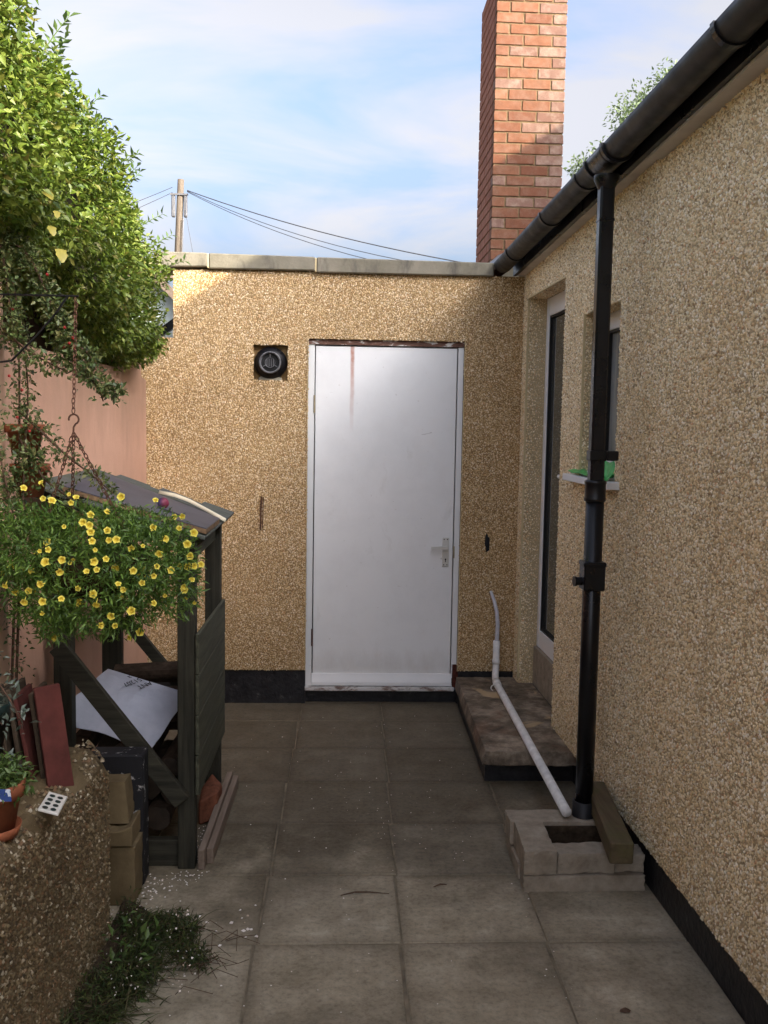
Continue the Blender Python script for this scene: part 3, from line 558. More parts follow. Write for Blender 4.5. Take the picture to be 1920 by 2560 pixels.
b = MB().raw([(1.0, 7.0, 2.70), (1.16, 7.0, 2.86), (1.16, 7.29, 2.89), (1.0, 7.29, 2.74), (1.0, 7.0, 2.68), (1.16, 7.0, 2.84), (1.16, 7.29, 2.87), (1.0, 7.29, 2.72)], [(0, 1, 2, 3), (7, 6, 5, 4), (0, 4, 5, 1), (1, 5, 6, 2), (2, 6, 7, 3), (3, 7, 4, 0)]); b.build('lead_flashing', M_LEAD, ch)
# ------------------------------------------------------------------ garden wall on the left
gwl = thing('garden_wall', (-1.18, 4, 0), 'salmon pink painted garden wall along the left of the yard under the hedge', 'wall')
pp = [(.2, -.02), (5.585, -.02), (5.585, 1.86), (5.45, 1.875), (5.43, 1.99), (4.9, 2.0), (4.85, 1.89), (.2, 1.885)]; n = len(pp)
MB().raw([(-1.08, a_, c_) for a_, c_ in pp]+[(-1.28, a_, c_) for a_, c_ in pp], [tuple(range(n)), tuple(range(n, 2*n))]+[(i, (i+1) % n, n+(i+1) % n, n+i) for i in range(n)]).build('wall', M_PINK, gwl)
MB().box(-1.27, -1.20, .3, 5.1, 1.885, 2.45).build('hedge_shade_board', simple('hedge shade brown', (.035, .022, .014), .85, .2, .4, 12, .4, 30), gwl)  # added dark sheet standing in for the deep shade under the hedge
MB().box(-1.30, -1.005, 2.55, 3.02, .45, 2.06).build('pier', simple("pale salmon paint", (.50, .33, .22), .8, .2, .15, 3), gwl, .01)
b = MB().tube([(-1.0, 2.85, 1.985), (-.74, 2.85, 1.985)], .003, 8).tube([(-1.0, 2.85, 1.79), (-.93, 2.85, 1.80), (-.86, 2.85, 1.87), (-.80, 2.85, 1.94), (-.77, 2.85, 1.985)], .0032, 8)
b.build('iron_bracket', M_BLK, gwl)
# concrete step, waste pipe, gully blocks
stp = thing('concrete_step', (.87, 5, 0), 'worn concrete step block below the glazed door with flaking stained top', 'step')
V = []
rough('step_slab', M_STEP, [(.676, 4.287, .100), (1.16, 4.275, .100), (1.13, 5.59, .100), (.707, 5.59, .100), (.690, 4.29, .165), (1.16, 4.28, .165), (1.13, 5.59, .168), (.712, 5.59, .166)], stp, 22, .0016, .012)
MB().hexa([(.70, 4.37, -.02), (1.16, 4.36, -.02), (1.13, 5.595, -.02), (.722, 5.595, -.02), (.70, 4.37, .097), (1.16, 4.36, .097), (1.13, 5.595, .097), (.722, 5.595, .097)]).build('step_base', M_BITUM, stp)
wp = thing('waste_pipe', (.91, 5.43, .19), 'white plastic waste pipe running over the step into the gully', 'pipe')
MB().tube([(.925, 5.475, .41), (.925, 5.472, .26), (.921, 5.458, .225), (.915, 5.42, .203), (.913, 5.35, .190), (.888, 3.56, .178)], .0195, 14).build('pipe', M_PIPE, wp, 0, True)
MB().tube([(.925, 5.474, .275), (.925, 5.474, .30)], .0225, 14).tube([(.9145, 5.385, .196), (.9137, 5.32, .190)], .0225, 14).build('elbow_collar', M_PIPE, wp, 0, True)
hp_ = [(.925, 5.475, .36), (.928, 5.478, .44), (.931, 5.485, .50), (.928, 5.51, .57), (.916, 5.54, .63), (.903, 5.56, .668), (.899, 5.57, .68)]
MB().tube(hp_, [.013, .0125, .012, .0115, .011, .0095, .008], 12).build('hose', M_HOSE, wp, 0, True)
MB().tube([(.893+.022*math.cos(t), 5.30, .182+.018*math.sin(t)) for t in np.linspace(.2, 4.2, 9)], .003, 6).build('pipe_clip', M_PIPE, wp)
gs = thing('gully_surround', (.9, 3.45, 0), 'low surround of pale concrete blocks round the foot of the downpipe', 'block surround')
def blk(c4, z0, z1, dz=0):
    q = [(x_+random.uniform(-.004, .004), y_+random.uniform(-.004, .004)) for x_, y_ in c4]
    rough('block', M_BLOCK, [(*p, z0) for p in q]+[(*p, z1+random.uniform(-dz, dz)) for p in q], gs)
blk([(.672, 3.545), (1.085, 3.535), (1.085, 3.66), (.668, 3.66)], .058, .150)
blk([(.676, 3.285), (.790, 3.290), (.790, 3.54), (.684, 3.54)], .060, .150, .003)
blk([(.794, 3.298), (1.00, 3.302), (1.00, 3.395), (.794, 3.395)], .058, .136, .004)
blk([(1.004, 3.31), (1.115, 3.31), (1.115, 3.40), (1.004, 3.40)], .058, .125)
blk([(.675, 3.288), (1.115, 3.295), (1.115, 3.38), (.677, 3.38)], -.02, .056)
blk([(.672, 3.384), (.795, 3.384), (.795, 3.68), (.676, 3.68)], -.02, .054)
blk([(.80, 3.54), (1.10, 3.54), (1.10, 3.68), (.80, 3.68)], -.02, .054)
tag(MB().hexa([(.945, 3.17, .155), (1.025, 3.165, .155), (1.07, 3.70, .172), (1.0, 3.71, .172), (.945, 3.165, .232), (1.025, 3.16, .232), (1.07, 3.70, .247), (1.0, 3.71, .247)]).build('timber_offcut', M_OFFCUT, None, .004), 'short mossy squared timber lying across the gully blocks beside the downpipe', 'timber')
MB().box(.797, 1.10, 3.384, 3.536, -.02, .03).build('gully_floor', M_RUBBER, gs)
MB().box(.797, 1.06, 3.522, 3.531, .03, .138).build('damp_lining', M_SOIL, gs)
# green plastic left on the sill
b = MB(); G = 9; H_ = 5; gv = []
for i in range(G):
    for j in range(H_):
        s_ = 1.22+.58*i/(G-1); n_ = -.07+.105*j/(H_-1); gv.append(HW(s_, n_, 1.434+.022*abs(math.sin(i*1.7+j*1.3))+(.05 if 5 <= i <= 7 and j < 3 else 0)-(.012 if j == H_-1 else 0)))
b.raw(gv, [(i*H_+j, (i+1)*H_+j, (i+1)*H_+j+1, i*H_+j+1) for i in range(G-1) for j in range(H_-1)]); o = b.build('plastic_sheet', M_GREEN)
mo = o.modifiers.new('thick', 'SOLIDIFY'); mo.thickness = .002
tag(o, 'crumpled bright green plastic sheet left on the white window sill', 'plastic sheet')
# ------------------------------------------------------------------ log store
ls = thing('log_store', (-.77, 3.86, 0), 'small open log store of dark green timber with a sloping shingle roof', 'log store')
b = MB(); zr = lambda x_: 1.405-.31*(x_+1.03)
for x0, x1, y0, y1 in ((-.566, -.503, 3.475, 3.535), (-.560, -.495, 4.16, 4.22), (-1.03, -.965, 3.56, 3.62), (-1.0, -.92, 4.17, 4.23)):
    MB().hexa([(x0, y0, 0), (x1, y0, 0), (x1, y1, 0), (x0, y1, 0), (x0, y0, zr(x0)-.035), (x1, y0, zr(x1)-.035), (x1, y1, zr(x1)-.035), (x0, y1, zr(x0)-.035)]).build('post', M_WOODV, ls, .003)
MB().beam((-.985, 3.455, .835), (-.545, 3.455, .265), .062, .030, (0, 1, 0)).build('brace', M_WOODX, ls, .002)
MB().beam((-.90, 4.14, .80), (-.62, 4.14, .45), .045, .03, (0, 1, 0)).build('brace', M_WOODX, ls, .002)
MB().box(-1.03, -.505, 3.50, 3.54, -.0, .10).build('bottom_rail', M_WOODX, ls, .003)
for z0, z1 in ((1.135, 1.175), (.72, .765)): MB().box(-.545, -.515, 3.535, 4.16, z0, z1).build('side_rail', M_WOODY, ls, .002)
MB().box(-1.03, -.505, 4.165, 4.20, 1.13, 1.17).build('back_rail', M_WOODX, ls, .002)
for i in range(4):
    z0 = .285+i*.149; MB().hexa([(-.500, 3.462, z0), (-.486, 3.462, z0), (-.480, 4.225, z0-.01), (-.494, 4.225, z0-.01), (-.500, 3.462, z0+.146), (-.487, 3.462, z0+.146), (-.481, 4.225, z0+.136), (-.494, 4.225, z0+.136)]).build('side_board', M_WOODY, ls, .002)
sd = Vector((.956, 0, -.295)); sn = Vector((.295, 0, .956))
r0 = Vector((-1.045, 0, 1.408))
b = MB(); p, q = r0-sn*.02, r0+sd*.575-sn*.02
for yy in np.arange(3.40, 4.25, .2): b.beam(p+Vector((0, yy, 0)), q+Vector((0, yy, 0)), .03, .03, (0, 1, 0))
b.build('rafter', M_WOODX, ls)
sm_ = []
for kk in range(3):
    sm_.append(MB().hexa([(-.07, -.066-.004*kk, -.005), (.07, -.066, -.005), (.07, .066, -.005), (-.07, .064, -.005), (-.07, -.066-.004*kk, .003), (.07, -.066, .008), (.07, .066, .006), (-.07, .064, .003)]).mesh('shingle', M_SHING, (0, 0, 0), .0015))
for c in range(6):
    for i in range(7):
        yy = 3.40+.135*i+(.067 if c % 2 else 0)
        if yy > (4.46 if c < 3 else 4.33): continue
        pc = r0+sd*(.065+c*.096)+sn*(.006+.003)+Vector((0, yy, 0)); place('shingle', sm_[(c+i) % 3], pc, ls, (random.uniform(-.02, .02), math.asin(.295)+.07+random.uniform(-.012, .012), random.uniform(-.02, .02)))
# things on the roof
def onroof(x_, y_, h): return Vector((x_, y_, zr(x_)+h))
def slab(name, mat, c4, h0, h1, bev=.002):
    return MB().hexa([onroof(x_, y_, h0) for x_, y_ in c4]+[onroof(x_, y_, h1) for x_, y_ in c4]).build(name, mat, None, bev)
gb = slab('roof_board', M_CHIP, [(-.933, 3.36), (-.455, 3.418), (-.454, 3.793), (-.948, 4.051)], .016, .034)
gb2 = MB().hexa([onroof(x_, y_, .0345) for x_, y_ in [(-.933, 3.36), (-.455, 3.418), (-.454, 3.793), (-.948, 4.051)]]+[onroof(x_, y_, .038) for x_, y_ in [(-.933, 3.36), (-.455, 3.418), (-.454, 3.793), (-.948, 4.051)]]).build('board_face', M_SLATE, gb)
tag(gb, 'blue grey faced chipboard plank lying along the shingle roof of the log store', 'board')
pts = [(-.737, 4.085, .034), (-.665, 4.06, .045), (-.601, 4.03, .045), (-.523, 3.98, .036), (-.44, 3.875, .034)]
b = MB()
for x_, y_, h_ in pts: b.v += [tuple(onroof(x_, y_-.026, h_-.012)), tuple(onroof(x_, y_, h_)), tuple(onroof(x_, y_+.022, h_-.006)), tuple(onroof(x_, y_, h_-.014))]
for i in range(4):
    for j in range(4): k_ = (j+1) % 4; b.f.append((i*4+j, i*4+k_, i*4+4+k_, i*4+4+j))
b.f += [(0, 1, 2, 3), (19, 18, 17, 16)]
tag(b.build('plastic_trim', M_CREAM, None, 0, True), 'cream plastic gutter trim lying on the far side of the shingle roof', 'trim')
o = MB().lathe([(.001, -.0215), (.0125, -.0175), (.02, -.008), (.0215, 0), (.02, .008), (.0125, .0175), (.001, .0215)], onroof(-.627, 3.547, .060), 16).build('ball', M_BALL, None, 0, True)
tag(o, 'small purple and red ball resting on the grey roof board', 'ball')
tag(slab('slate_chip', M_SLATE, [(-.645, 3.53), (-.560, 3.50), (-.555, 3.60), (-.625, 3.63)], .0385, .046, .001), 'thin broken slate piece lying beside the purple ball', 'slate')
# the sack and the logs
pw = [(-.911, 3.90, .639), (-.616, 3.85, .564), (-.604, 3.77, .525), (-.685, 3.62, .404), (-.971, 3.62, .492), (-.985, 3.68, .592), (-.938, 3.78, .617)]
def lerp(a, b_, t): return tuple(a[i]+(b_[i]-a[i])*t for i in range(3))
NU, NV = 10, 8; top0, top1, fl0, fl1, bt0, bt1 = pw[0], pw[1], pw[6], pw[2], pw[4], pw[3]
rows = []
for j in range(NV+1):
    t = j/NV
    if t <= .35: a, c_ = lerp(top0, fl0, t/.35), lerp(top1, fl1, t/.35)
    elif t < .6: a, c_ = lerp(fl0, pw[5], (t-.35)/.25), lerp(fl1, lerp(fl1, bt1, .5), (t-.35)/.25)
    else: a, c_ = lerp(pw[5], bt0, (t-.6)/.4), lerp(lerp(fl1, bt1, .5), bt1, (t-.6)/.4)
    rows += [tuple(np.array(lerp(a, c_, i/NU))+np.array([0, 0, .007*math.sin(i*.9+j)*math.sin(j*.7)])) for i in range(NU+1)]
b = MB().raw(rows, [(j*(NU+1)+i, j*(NU+1)+i+1, (j+1)*(NU+1)+i+1, (j+1)*(NU+1)+i) for j in range(NV) for i in range(NU)])
sk = b.build('paper_sack', M_PAPER, None, 0, False); mo = sk.modifiers.new('thick', 'SOLIDIFY'); mo.thickness = .006; mo.offset = -1
tag(sk, 'flattened white woven sack with black printing, laid on the logs under the roof', 'sack')
def printed(txt, c, right, up, size):
    cu = bpy.data.curves.new('printed_text', 'FONT'); cu.body = txt; cu.size = size; cu.extrude = .0003; cu.align_x = 'LEFT'
    tmp = bpy.data.objects.new('tmp_text', cu); COL.objects.link(tmp); bpy.context.view_layer.update()
    me = bpy.data.meshes.new_from_object(tmp.evaluated_get(bpy.context.evaluated_depsgraph_get())); bpy.data.objects.remove(tmp); bpy.data.curves.remove(cu)
    right = Vector(right).normalized(); up = Vector(up); up = (up-right*up.dot(right)).normalized(); nn = right.cross(up)
    mm = Matrix((right, up, nn)).transposed().to_4x4(); me.transform(mm); me.materials.clear(); me.materials.append(M_INK); return place('printed_text', me, c, sk)
pu = (Vector(pw[1])-Vector(pw[0])).normalized(); pd = (Vector(pw[6])-Vector(pw[0])).normalized(); pn = pu.cross(pd).normalized(); pn = pn if pn.z > 0 else -pn
def on_sack(a, d): return Vector(pw[0])+pu*a+pd*d+pn*.004
# lines of print run down the sheet, tops to the right
# ------------------------------------------------------------------ logs
def log(p, q, r, label, first=True):
    p, q = Vector(p), Vector(q); t = thing('log', p, label, 'log', 'logs in the log store'); n = 14; b = MB(); d = (q-p).normalized(); a = d.cross(Vector((0, 0, 1))).normalized(); c_ = d.cross(a)
    rj = [r*random.uniform(.88, 1.1) for _ in range(n)]
    for e_ in (p, (p+q)/2, q):
        for j in range(n): th = 2*math.pi*j/n; b.v.append(tuple(e_+(a*math.cos(th)+c_*math.sin(th))*rj[j]*random.uniform(.97, 1.03)))
    for i in range(2):
        for j in range(n): k_ = (j+1) % n; b.f.append((i*n+j, i*n+k_, (i+1)*n+k_, (i+1)*n+j))
    b.build('bark', M_LOG, t)
    for e_, sg, o_ in ((p, -1, 0), (q, 1, 2*n)): MB().raw([b.v[o_+j] for j in range(n)]+[tuple(e_+d*sg*.004)], [(j, (j+1) % n, n) for j in range(n)]).build('cut_end', M_LOGEND, t)
    return t
LG = [((-.655, 3.56, .155), (-.66, 4.0, .15), .047, 'thick dark round log at the front of the store above the bottom rail'),
      ((-.755, 3.60, .165), (-.75, 4.05, .16), .055, 'log beside the thick round one, nearer the stone pier'),
      ((-.87, 3.62, .165), (-.87, 4.05, .16), .058, 'log low in the store hidden behind the pier'),
      ((-.97, 3.66, .165), (-.96, 4.08, .16), .048, 'log lowest against the pink wall'),
      ((-.70, 3.62, .255), (-.69, 4.05, .25), .050, 'log resting on the two round front logs'),
      ((-.81, 3.64, .27), (-.80, 4.06, .265), .056, 'log in the second layer behind the brace'),
      ((-.92, 3.66, .27), (-.92, 4.06, .265), .050, 'log in the second layer by the wall'),
      ((-.62, 3.60, .335), (-.61, 4.0, .33), .042, 'pale ended log just under the right corner of the sack'),
      ((-.74, 3.70, .355), (-.74, 4.06, .35), .050, 'log under the lower edge of the sack'),
      ((-.86, 3.72, .375), (-.86, 4.07, .37), .054, 'log under the middle of the sack'),
      ((-.93, 4.11, .56), (-.60, 4.11, .58), .040, 'log lying crosswise at the back behind the sack'),
      ((-.90, 4.06, .475), (-.58, 4.06, .49), .045, 'reddish log lying crosswise low behind the sack')]
LG += [((-.985, 3.62, .37), (-.98, 4.0, .37), .046, 'log under the left end of the sack, nearest the pink wall'), ((-.80, 3.63, .37), (-.80, 3.69, .36), .045, 'short log stub peeping out below the left corner of the sack'),
      ((-.60, 3.60, .235), (-.60, 4.02, .23), .045, 'slim log wedged behind the front post below the brace'), ((-.93, 4.125, .36), (-.60, 4.125, .37), .055, 'thick log lying crosswise at the very back, lowest of the crosswise ones')]
for p, q, r_, lb in LG: log(p, q, r_, lb)
b = MB(); fr_ = [(-.545, 3.86, .0), (-.475, 3.90, .01), (-.468, 4.03, .02), (-.52, 4.10, .02), (-.548, 3.98, 0)]; b.v += fr_+[(x_, y_, .10+.03*i % .05) for i, (x_, y_, _) in enumerate(fr_)]; n = 5
b.f += [tuple(reversed(range(5))), tuple(range(5, 10))]+[(i, (i+1) % 5, 5+(i+1) % 5, 5+i) for i in range(5)]
tag(b.build('brick_fragment', simple('broken brick', (.15, .058, .034), .9, .1, .4, 30, .6, 60), None, .008), 'broken orange brick lump lying behind the front post by the batten', 'brick')
bt = thing('timber_batten', (-.46, 3.9, 0), 'pair of weathered battens on edge along the foot of the log store', 'timber')
for dx_, y0, h_ in ((0, 3.47, .075), (.026, 3.52, .058)): MB().hexa([(-.492+dx_, y0, 0), (-.468+dx_, y0, 0), (-.452+dx_, 4.28, 0), (-.476+dx_, 4.28, 0), (-.492+dx_, y0, h_), (-.468+dx_, y0, h_), (-.452+dx_, 4.28, h_), (-.476+dx_, 4.28, h_)]).build('batten', M_BATTEN, bt, .002)
# ------------------------------------------------------------------ stone pier remains
sp = thing('stone_pier', (-.72, 3.32, 0), 'broken stack of buff stone blocks against a flaking black upright, beside the planter end', 'stone pier')
MB().box(-.86, -.663, 3.345, 3.44, 0, .475).build('black_upright', M_FLAKE, sp, .006)
rough('stone_block', M_STONE, [(-.85, 3.205, 0), (-.664, 3.205, 0), (-.664, 3.335, 0), (-.85, 3.335, 0), (-.85, 3.205, .205), (-.664, 3.205, .205), (-.664, 3.335, .205), (-.85, 3.335, .205)], sp)
rough('stone_block', M_STONE, [(-.85, 3.235, .275), (-.690, 3.235, .275), (-.690, 3.337, .275), (-.85, 3.337, .275), (-.85, 3.25, .415), (-.705, 3.25, .415), (-.705, 3.337, .415), (-.85, 3.337, .415)], sp)
b = MB(); cv = [(-.85, .21), (-.672, .21), (-.672, .285), (-.70, .268), (-.73, .262), (-.76, .268), (-.785, .288), (-.85, .285)]; n = len(cv)
b.v += [(x_, 3.195, z_) for x_, z_ in cv]+[(x_, 3.338, z_) for x_, z_ in cv]; b.f += [tuple(range(n)), tuple(range(2*n-1, n-1, -1))]+[(i, (i+1) % n, n+(i+1) % n, n+i) for i in range(n)]
b.build('scooped_stone', M_STONE, sp, .004)
# ------------------------------------------------------------------ raised planter
pl = thing('planter_wall', (-.9, 2.3, 0), 'raised bed with dark pebbledashed wall at the lower left corner', 'raised bed')
def ptop(y_): return .615+.065*max(0, min(1, (2.95-y_)/.95))
NY, b = 24, MB()
xs_ = [-1.075, -.98, -.88, -.80, -.745, -.712, -.697, -.692, -.690]
WX = lambda y_: -.06*(2.95-y_)
def ph(x_, y_, i):
    drop = max(0, (x_+.745)/.055)**2*.035; return ptop(y_)-drop+.05*max(0, min(1, (y_-2.72)/.12))*max(0, min(1, (-.66-x_)*9))-.02*max(0, min(1, (y_-2.45)/.2))*max(0, min(1, (2.85-y_)/.1))+.012*math.sin(x_*31+y_*17)+.008*math.sin(y_*53+x_*11)-(max(0, (y_-2.89)/.06)**2*.03)
for j in range(NY+1):
    y_ = .9+(2.95-.9)*j/NY
    for x_ in xs_: b.v.append((x_+WX(y_), y_, ph(x_, y_, j)))
nx = len(xs_)
for j in range(NY):
    for i in range(nx-1): b.f.append((j*nx+i, j*nx+i+1, (j+1)*nx+i+1, (j+1)*nx+i))
o_ = len(b.v)
for j in range(NY+1): b.v.append((-.690+WX(.9+(2.95-.9)*j/NY), .9+(2.95-.9)*j/NY, -.02))
for j in range(NY): b.f.append((j*nx+nx-1, o_+j, o_+j+1, (j+1)*nx+nx-1))
o2 = len(b.v)
for x_ in xs_: b.v.append((x_, 2.95, -.02))
for i in range(nx-1): b.f.append((NY*nx+i, NY*nx+i+1, o2+i+1, o2+i))
body = b.build('wall', M_MORT_P, pl)
pu_ = unit(np.array([.06, 1, 0])); pf = [((-.690+WX(1.0+.1*i), 1.0+.1*i, 0), pu_, (0, 0, 1), (pu_[1], -pu_[0], 0), .1, ptop(1.05+.1*i)-.03, [], .0095) for i in range(19)]
pf += [((-.690+WX(2.9), 2.9, 0), pu_, (0, 0, 1), (pu_[1], -pu_[0], 0), .05, .57, [], .0095)]
pebbles('pebbledash', M_ST_PLANT, pl, pf, .0064)
# loose stones over the crest
VV = []; FF = []; n0 = 0
n = 1500; yy = rng.uniform(1.2, 2.93, n); xx = -.692-np.abs(rng.normal(0, .035, n)); zz = np.array([ph(a, c_, 0) for a, c_ in zip(xx, yy)]); xx = xx+WX(yy)
s_ = .0058*rng.uniform(.5, 1.4, n); th = rng.uniform(0, 6.28, n)[:, None]+np.arange(5)*2*np.pi/5
ring = np.stack([xx[:, None]+s_[:, None]*np.cos(th), yy[:, None]+s_[:, None]*np.sin(th), np.broadcast_to(zz[:, None]-.002, th.shape)], -1); ap = np.stack([xx, yy, zz+s_*.8], -1)
V = np.concatenate([ring, ap[:, None]], 1).reshape(-1, 3); i = np.arange(n)[:, None]*6; j = np.arange(5); npmesh('loose_stones', V, np.stack([i+j, i+(j+1) % 5, np.broadcast_to(i+5, (n, 5))], -1).reshape(-1, 3), M_ST_PLANT, pl)['kind'] = 'stuff'
b = MB(); NYs = 16
for j in range(NYs+1):
    for i in range(5):
        x_ = -1.07+.22*i/4; y_ = 1.0+1.85*j/NYs; b.v.append((x_, y_, ptop(y_)+.016+.012*math.sin(i*2.1+j*1.7)+random.uniform(0, .012)))
b.f += [(j*5+i, j*5+i+1, (j+1)*5+i+1, (j+1)*5+i) for j in range(NYs) for i in range(4)]; b.build('soil', M_SOIL, pl)
# roof tiles stood on end in the bed
ti = 0; TL = ['weathered', 'weathered', 'dull red', 'weathered', 'weathered', 'lichen covered', 'dark red', 'lichen covered', 'dark red']
for i in range(9):
    xb = -1.02+.0295*i; w_ = .010; ln = -.055; z0 = ptop(2.72)-.05
    if i < 8: c4 = [(xb, 2.70), (xb+.012, 2.70), (xb+.012, 2.84), (xb, 2.84)]
    else: c4 = [(xb, 2.665), (xb+.055, 2.72), (xb+.047, 2.73), (xb-.008, 2.676)]
    lean_ = ln+random.uniform(-.012, .012); h_ = .285+random.uniform(-.015, .012) + (.02 if i == 8 else 0)
    o = MB().hexa([(x_, y_, z0) for x_, y_ in c4]+[(x_+lean_, y_+.03, z0+h_) for x_, y_ in c4]).build('roof_tile', M_TERRAD if i in (2, 6, 8) else M_TILEOLD, None, .002)
    names = ['leftmost of the clay roof tiles stood on edge in the raised bed', 'second tile from the left in the row stood on edge in the raised bed', 'dull red tile third from the left in the row stood on edge in the bed', 'fourth tile from the left in the row stood on edge in the bed', 'middle tile of the row stood on edge in the raised bed', 'sixth tile from the left in the row on edge, lichened rim', 'dark red tile third from the right end of the row on edge', 'lichened tile directly behind the broad red one at the row end', 'dark red tile showing its broad face at the right end of the row']
    tag(o, names[i], 'roof tile', 'old roof tiles stood in the raised bed')
# decorated tile
lt = MB().hexa([(-.722, 2.445, .688), (-.678, 2.452, .672), (-.666, 2.325, .678), (-.712, 2.318, .694), (-.722, 2.445, .694), (-.678, 2.452, .678), (-.666, 2.325, .684), (-.712, 2.318, .700)]).build('ceramic_tile', M_GLAZE, None, .001)
tag(lt, 'small white glazed tile with dark leaf prints lying on the crest of the raised bed', 'tile')
b = MB()
for i in range(4):
    for j in range(2):
        u_ = (.2+.22*i); v_ = .3+.42*j
        c_ = Vector((-.722, 2.445, .6945)).lerp(Vector((-.678, 2.452, .6785)), v_)+(Vector((-.712, 2.318, .7005))-Vector((-.722, 2.445, .6945)))*u_+Vector((0, 0, .0006))
        du = (Vector((-.712, 2.318, .7005))-Vector((-.722, 2.445, .6945))).normalized(); dv = (Vector((-.678, 2.452, .6785))-Vector((-.722, 2.445, .6945))).normalized()
        o_ = len(b.v); b.v += [tuple(c_+du*.010*math.cos(t)+dv*.0075*math.sin(t)) for t in np.linspace(0, 6.28, 9)[:-1]]; b.f.append(tuple(range(o_, o_+8)))
b.build('leaf_print', M_DKGREEN, lt)
# ------------------------------------------------------------------ pots
def pot(name, c, r, h, label, cat, mat=M_TERRA, saucer=True):
    t = thing(name, c, label, cat)
    MB().lathe([(r*.55, 0), (r*.68, 0), (r*.93, h*.74), (r*1.06, h*.74), (r*1.08, h), (r*.96, h), (r*.9, h*.85), (r*.6, h*.08)], c, 28).build('pot', mat, t, 0, True)
    MB().lathe([(.001, h*.86), (r*.92, h*.86)], c, 20).build('soil', M_SOIL, t)
    if saucer: MB().lathe([(.001, -.004), (r*.82, -.004), (r*.95, .022), (r*.90, .022), (r*.78, .004), (.001, .004)], c, 28).build('saucer', mat, t, 0, True)
    return t
p1 = pot('plant_pot', (-.795, 2.25, .668), .068, .125, 'terracotta pot with a low bushy green plant, standing in a saucer at the left edge', 'plant pot')
P, Nn = ellipsoid(1500, (-.795, 2.26, .795), (.095, .09, .055), .3, 1); cluster_leaves('foliage', M_POTLEAF, p1, P, Nn, .018, .42, .9)
MB().hexa([(-.785, 2.180, .772), (-.732, 2.192, .768), (-.732, 2.1935, .768), (-.785, 2.1815, .772), (-.787, 2.178, .802), (-.734, 2.190, .797), (-.734, 2.1915, .797), (-.787, 2.1795, .802)]).build('plant_label', M_LABEL, p1)
pot('glazed_pot', (-.925, 2.56, .74), .065, .15, 'dark green glazed pot half hidden by grey leaves at the left edge', 'plant pot', M_DKGREEN, False)
for (c, r_, h_, lb) in (((-.952, 3.03, 1.52), .055, .10, 'upper terracotta wall pot behind the berried shrub'), ((-.935, 3.02, 1.40), .055, .10, 'lower terracotta wall pot behind the berried shrub')):
    t = pot('wall_pot', c, r_, h_, lb, 'wall pot', M_TERRA, False); t['group'] = 'terracotta pots on the pier'
# ------------------------------------------------------------------ hanging basket
hbk = thing('hanging_basket', (-.70, 2.82, 1.22), 'hanging basket overflowing with small yellow petunias on rusty chains', 'hanging basket')
prof = [(.001, -.13)]+[(.17*math.sin(t), -.13*math.cos(t)) for t in np.linspace(.2, 1.57, 8)]; MB().lathe(prof, (-.70, 2.84, 1.25), 24).build('basket', M_COIR, hbk, 0, True)
MB().lathe([(.001, -.005), (.165, -.005)], (-.70, 2.84, 1.25), 24).build('soil', M_SOIL, hbk)
def chain(p, q, nm='chain'):
    p, q = Vector(p), Vector(q); d = q-p; L = d.length; d.normalize(); a = d.cross(Vector((.3, 1, 0))).normalized(); c_ = d.cross(a); n = int(L/.0135); b = MB()
    for i in range(n):
        m_ = p+d*(L*(i+.5)/n)+Vector((random.uniform(-.001, .001), 0, 0)); w_ = a if i % 2 else c_
        ring = [m_+d*.0095*math.cos(t)+w_*.0048*math.sin(t) for t in np.linspace(0, 2*math.pi, 9)]
        b.tube(ring, .0016, 4, False)
    return b.build(nm, M_RUST, hbk)
hk = (-.745, 2.80, 1.60)
chain((-.747, 2.85, 1.98), (-.747, 2.81, 1.655)); chain(hk, (-.845, 2.82, 1.30)); chain(hk, (-.80, 2.98, 1.29)); chain(hk, (-.59, 2.80, 1.30))
MB().tube([(-.745+.014*math.cos(t), 2.805, 1.637+.014*math.sin(t)) for t in np.linspace(3.4, -1.2, 12)]+[(-.745, 2.803, 1.615), (-.745, 2.80, 1.598)], .0028, 6).build('hook', M_RUST, hbk, 0, True)
Ps = []; Ns = []
for n_, c, r_ in ((2600, (-.70, 2.82, 1.275), (.27, .24, .115)), (2000, (-.56, 2.80, 1.235), (.16, .20, .125)), (1800, (-.88, 2.80, 1.27), (.14, .2, .12)), (1500, (-.68, 2.74, 1.17), (.22, .17, .12)), (700, (-.64, 2.76, 1.10), (.13, .12, .075)), (500, (-.80, 2.74, 1.13), (.09, .10, .075)), (420, (-.46, 2.80, 1.16), (.07, .1, .09)), (260, (-.78, 2.72, 1.07), (.05, .06, .05)), (260, (-.60, 2.70, 1.36), (.17, .10, .045)), (350, (-.92, 2.8, 1.15), (.08, .12, .1))):
    P, Nn = ellipsoid(int(n_*1.5), c, r_, .55, 1.08); Ps.append(P); Ns.append(Nn)
cluster_leaves('foliage', M_PETF, hbk, np.concatenate(Ps), np.concatenate(Ns), .024, .24, .95, .0)
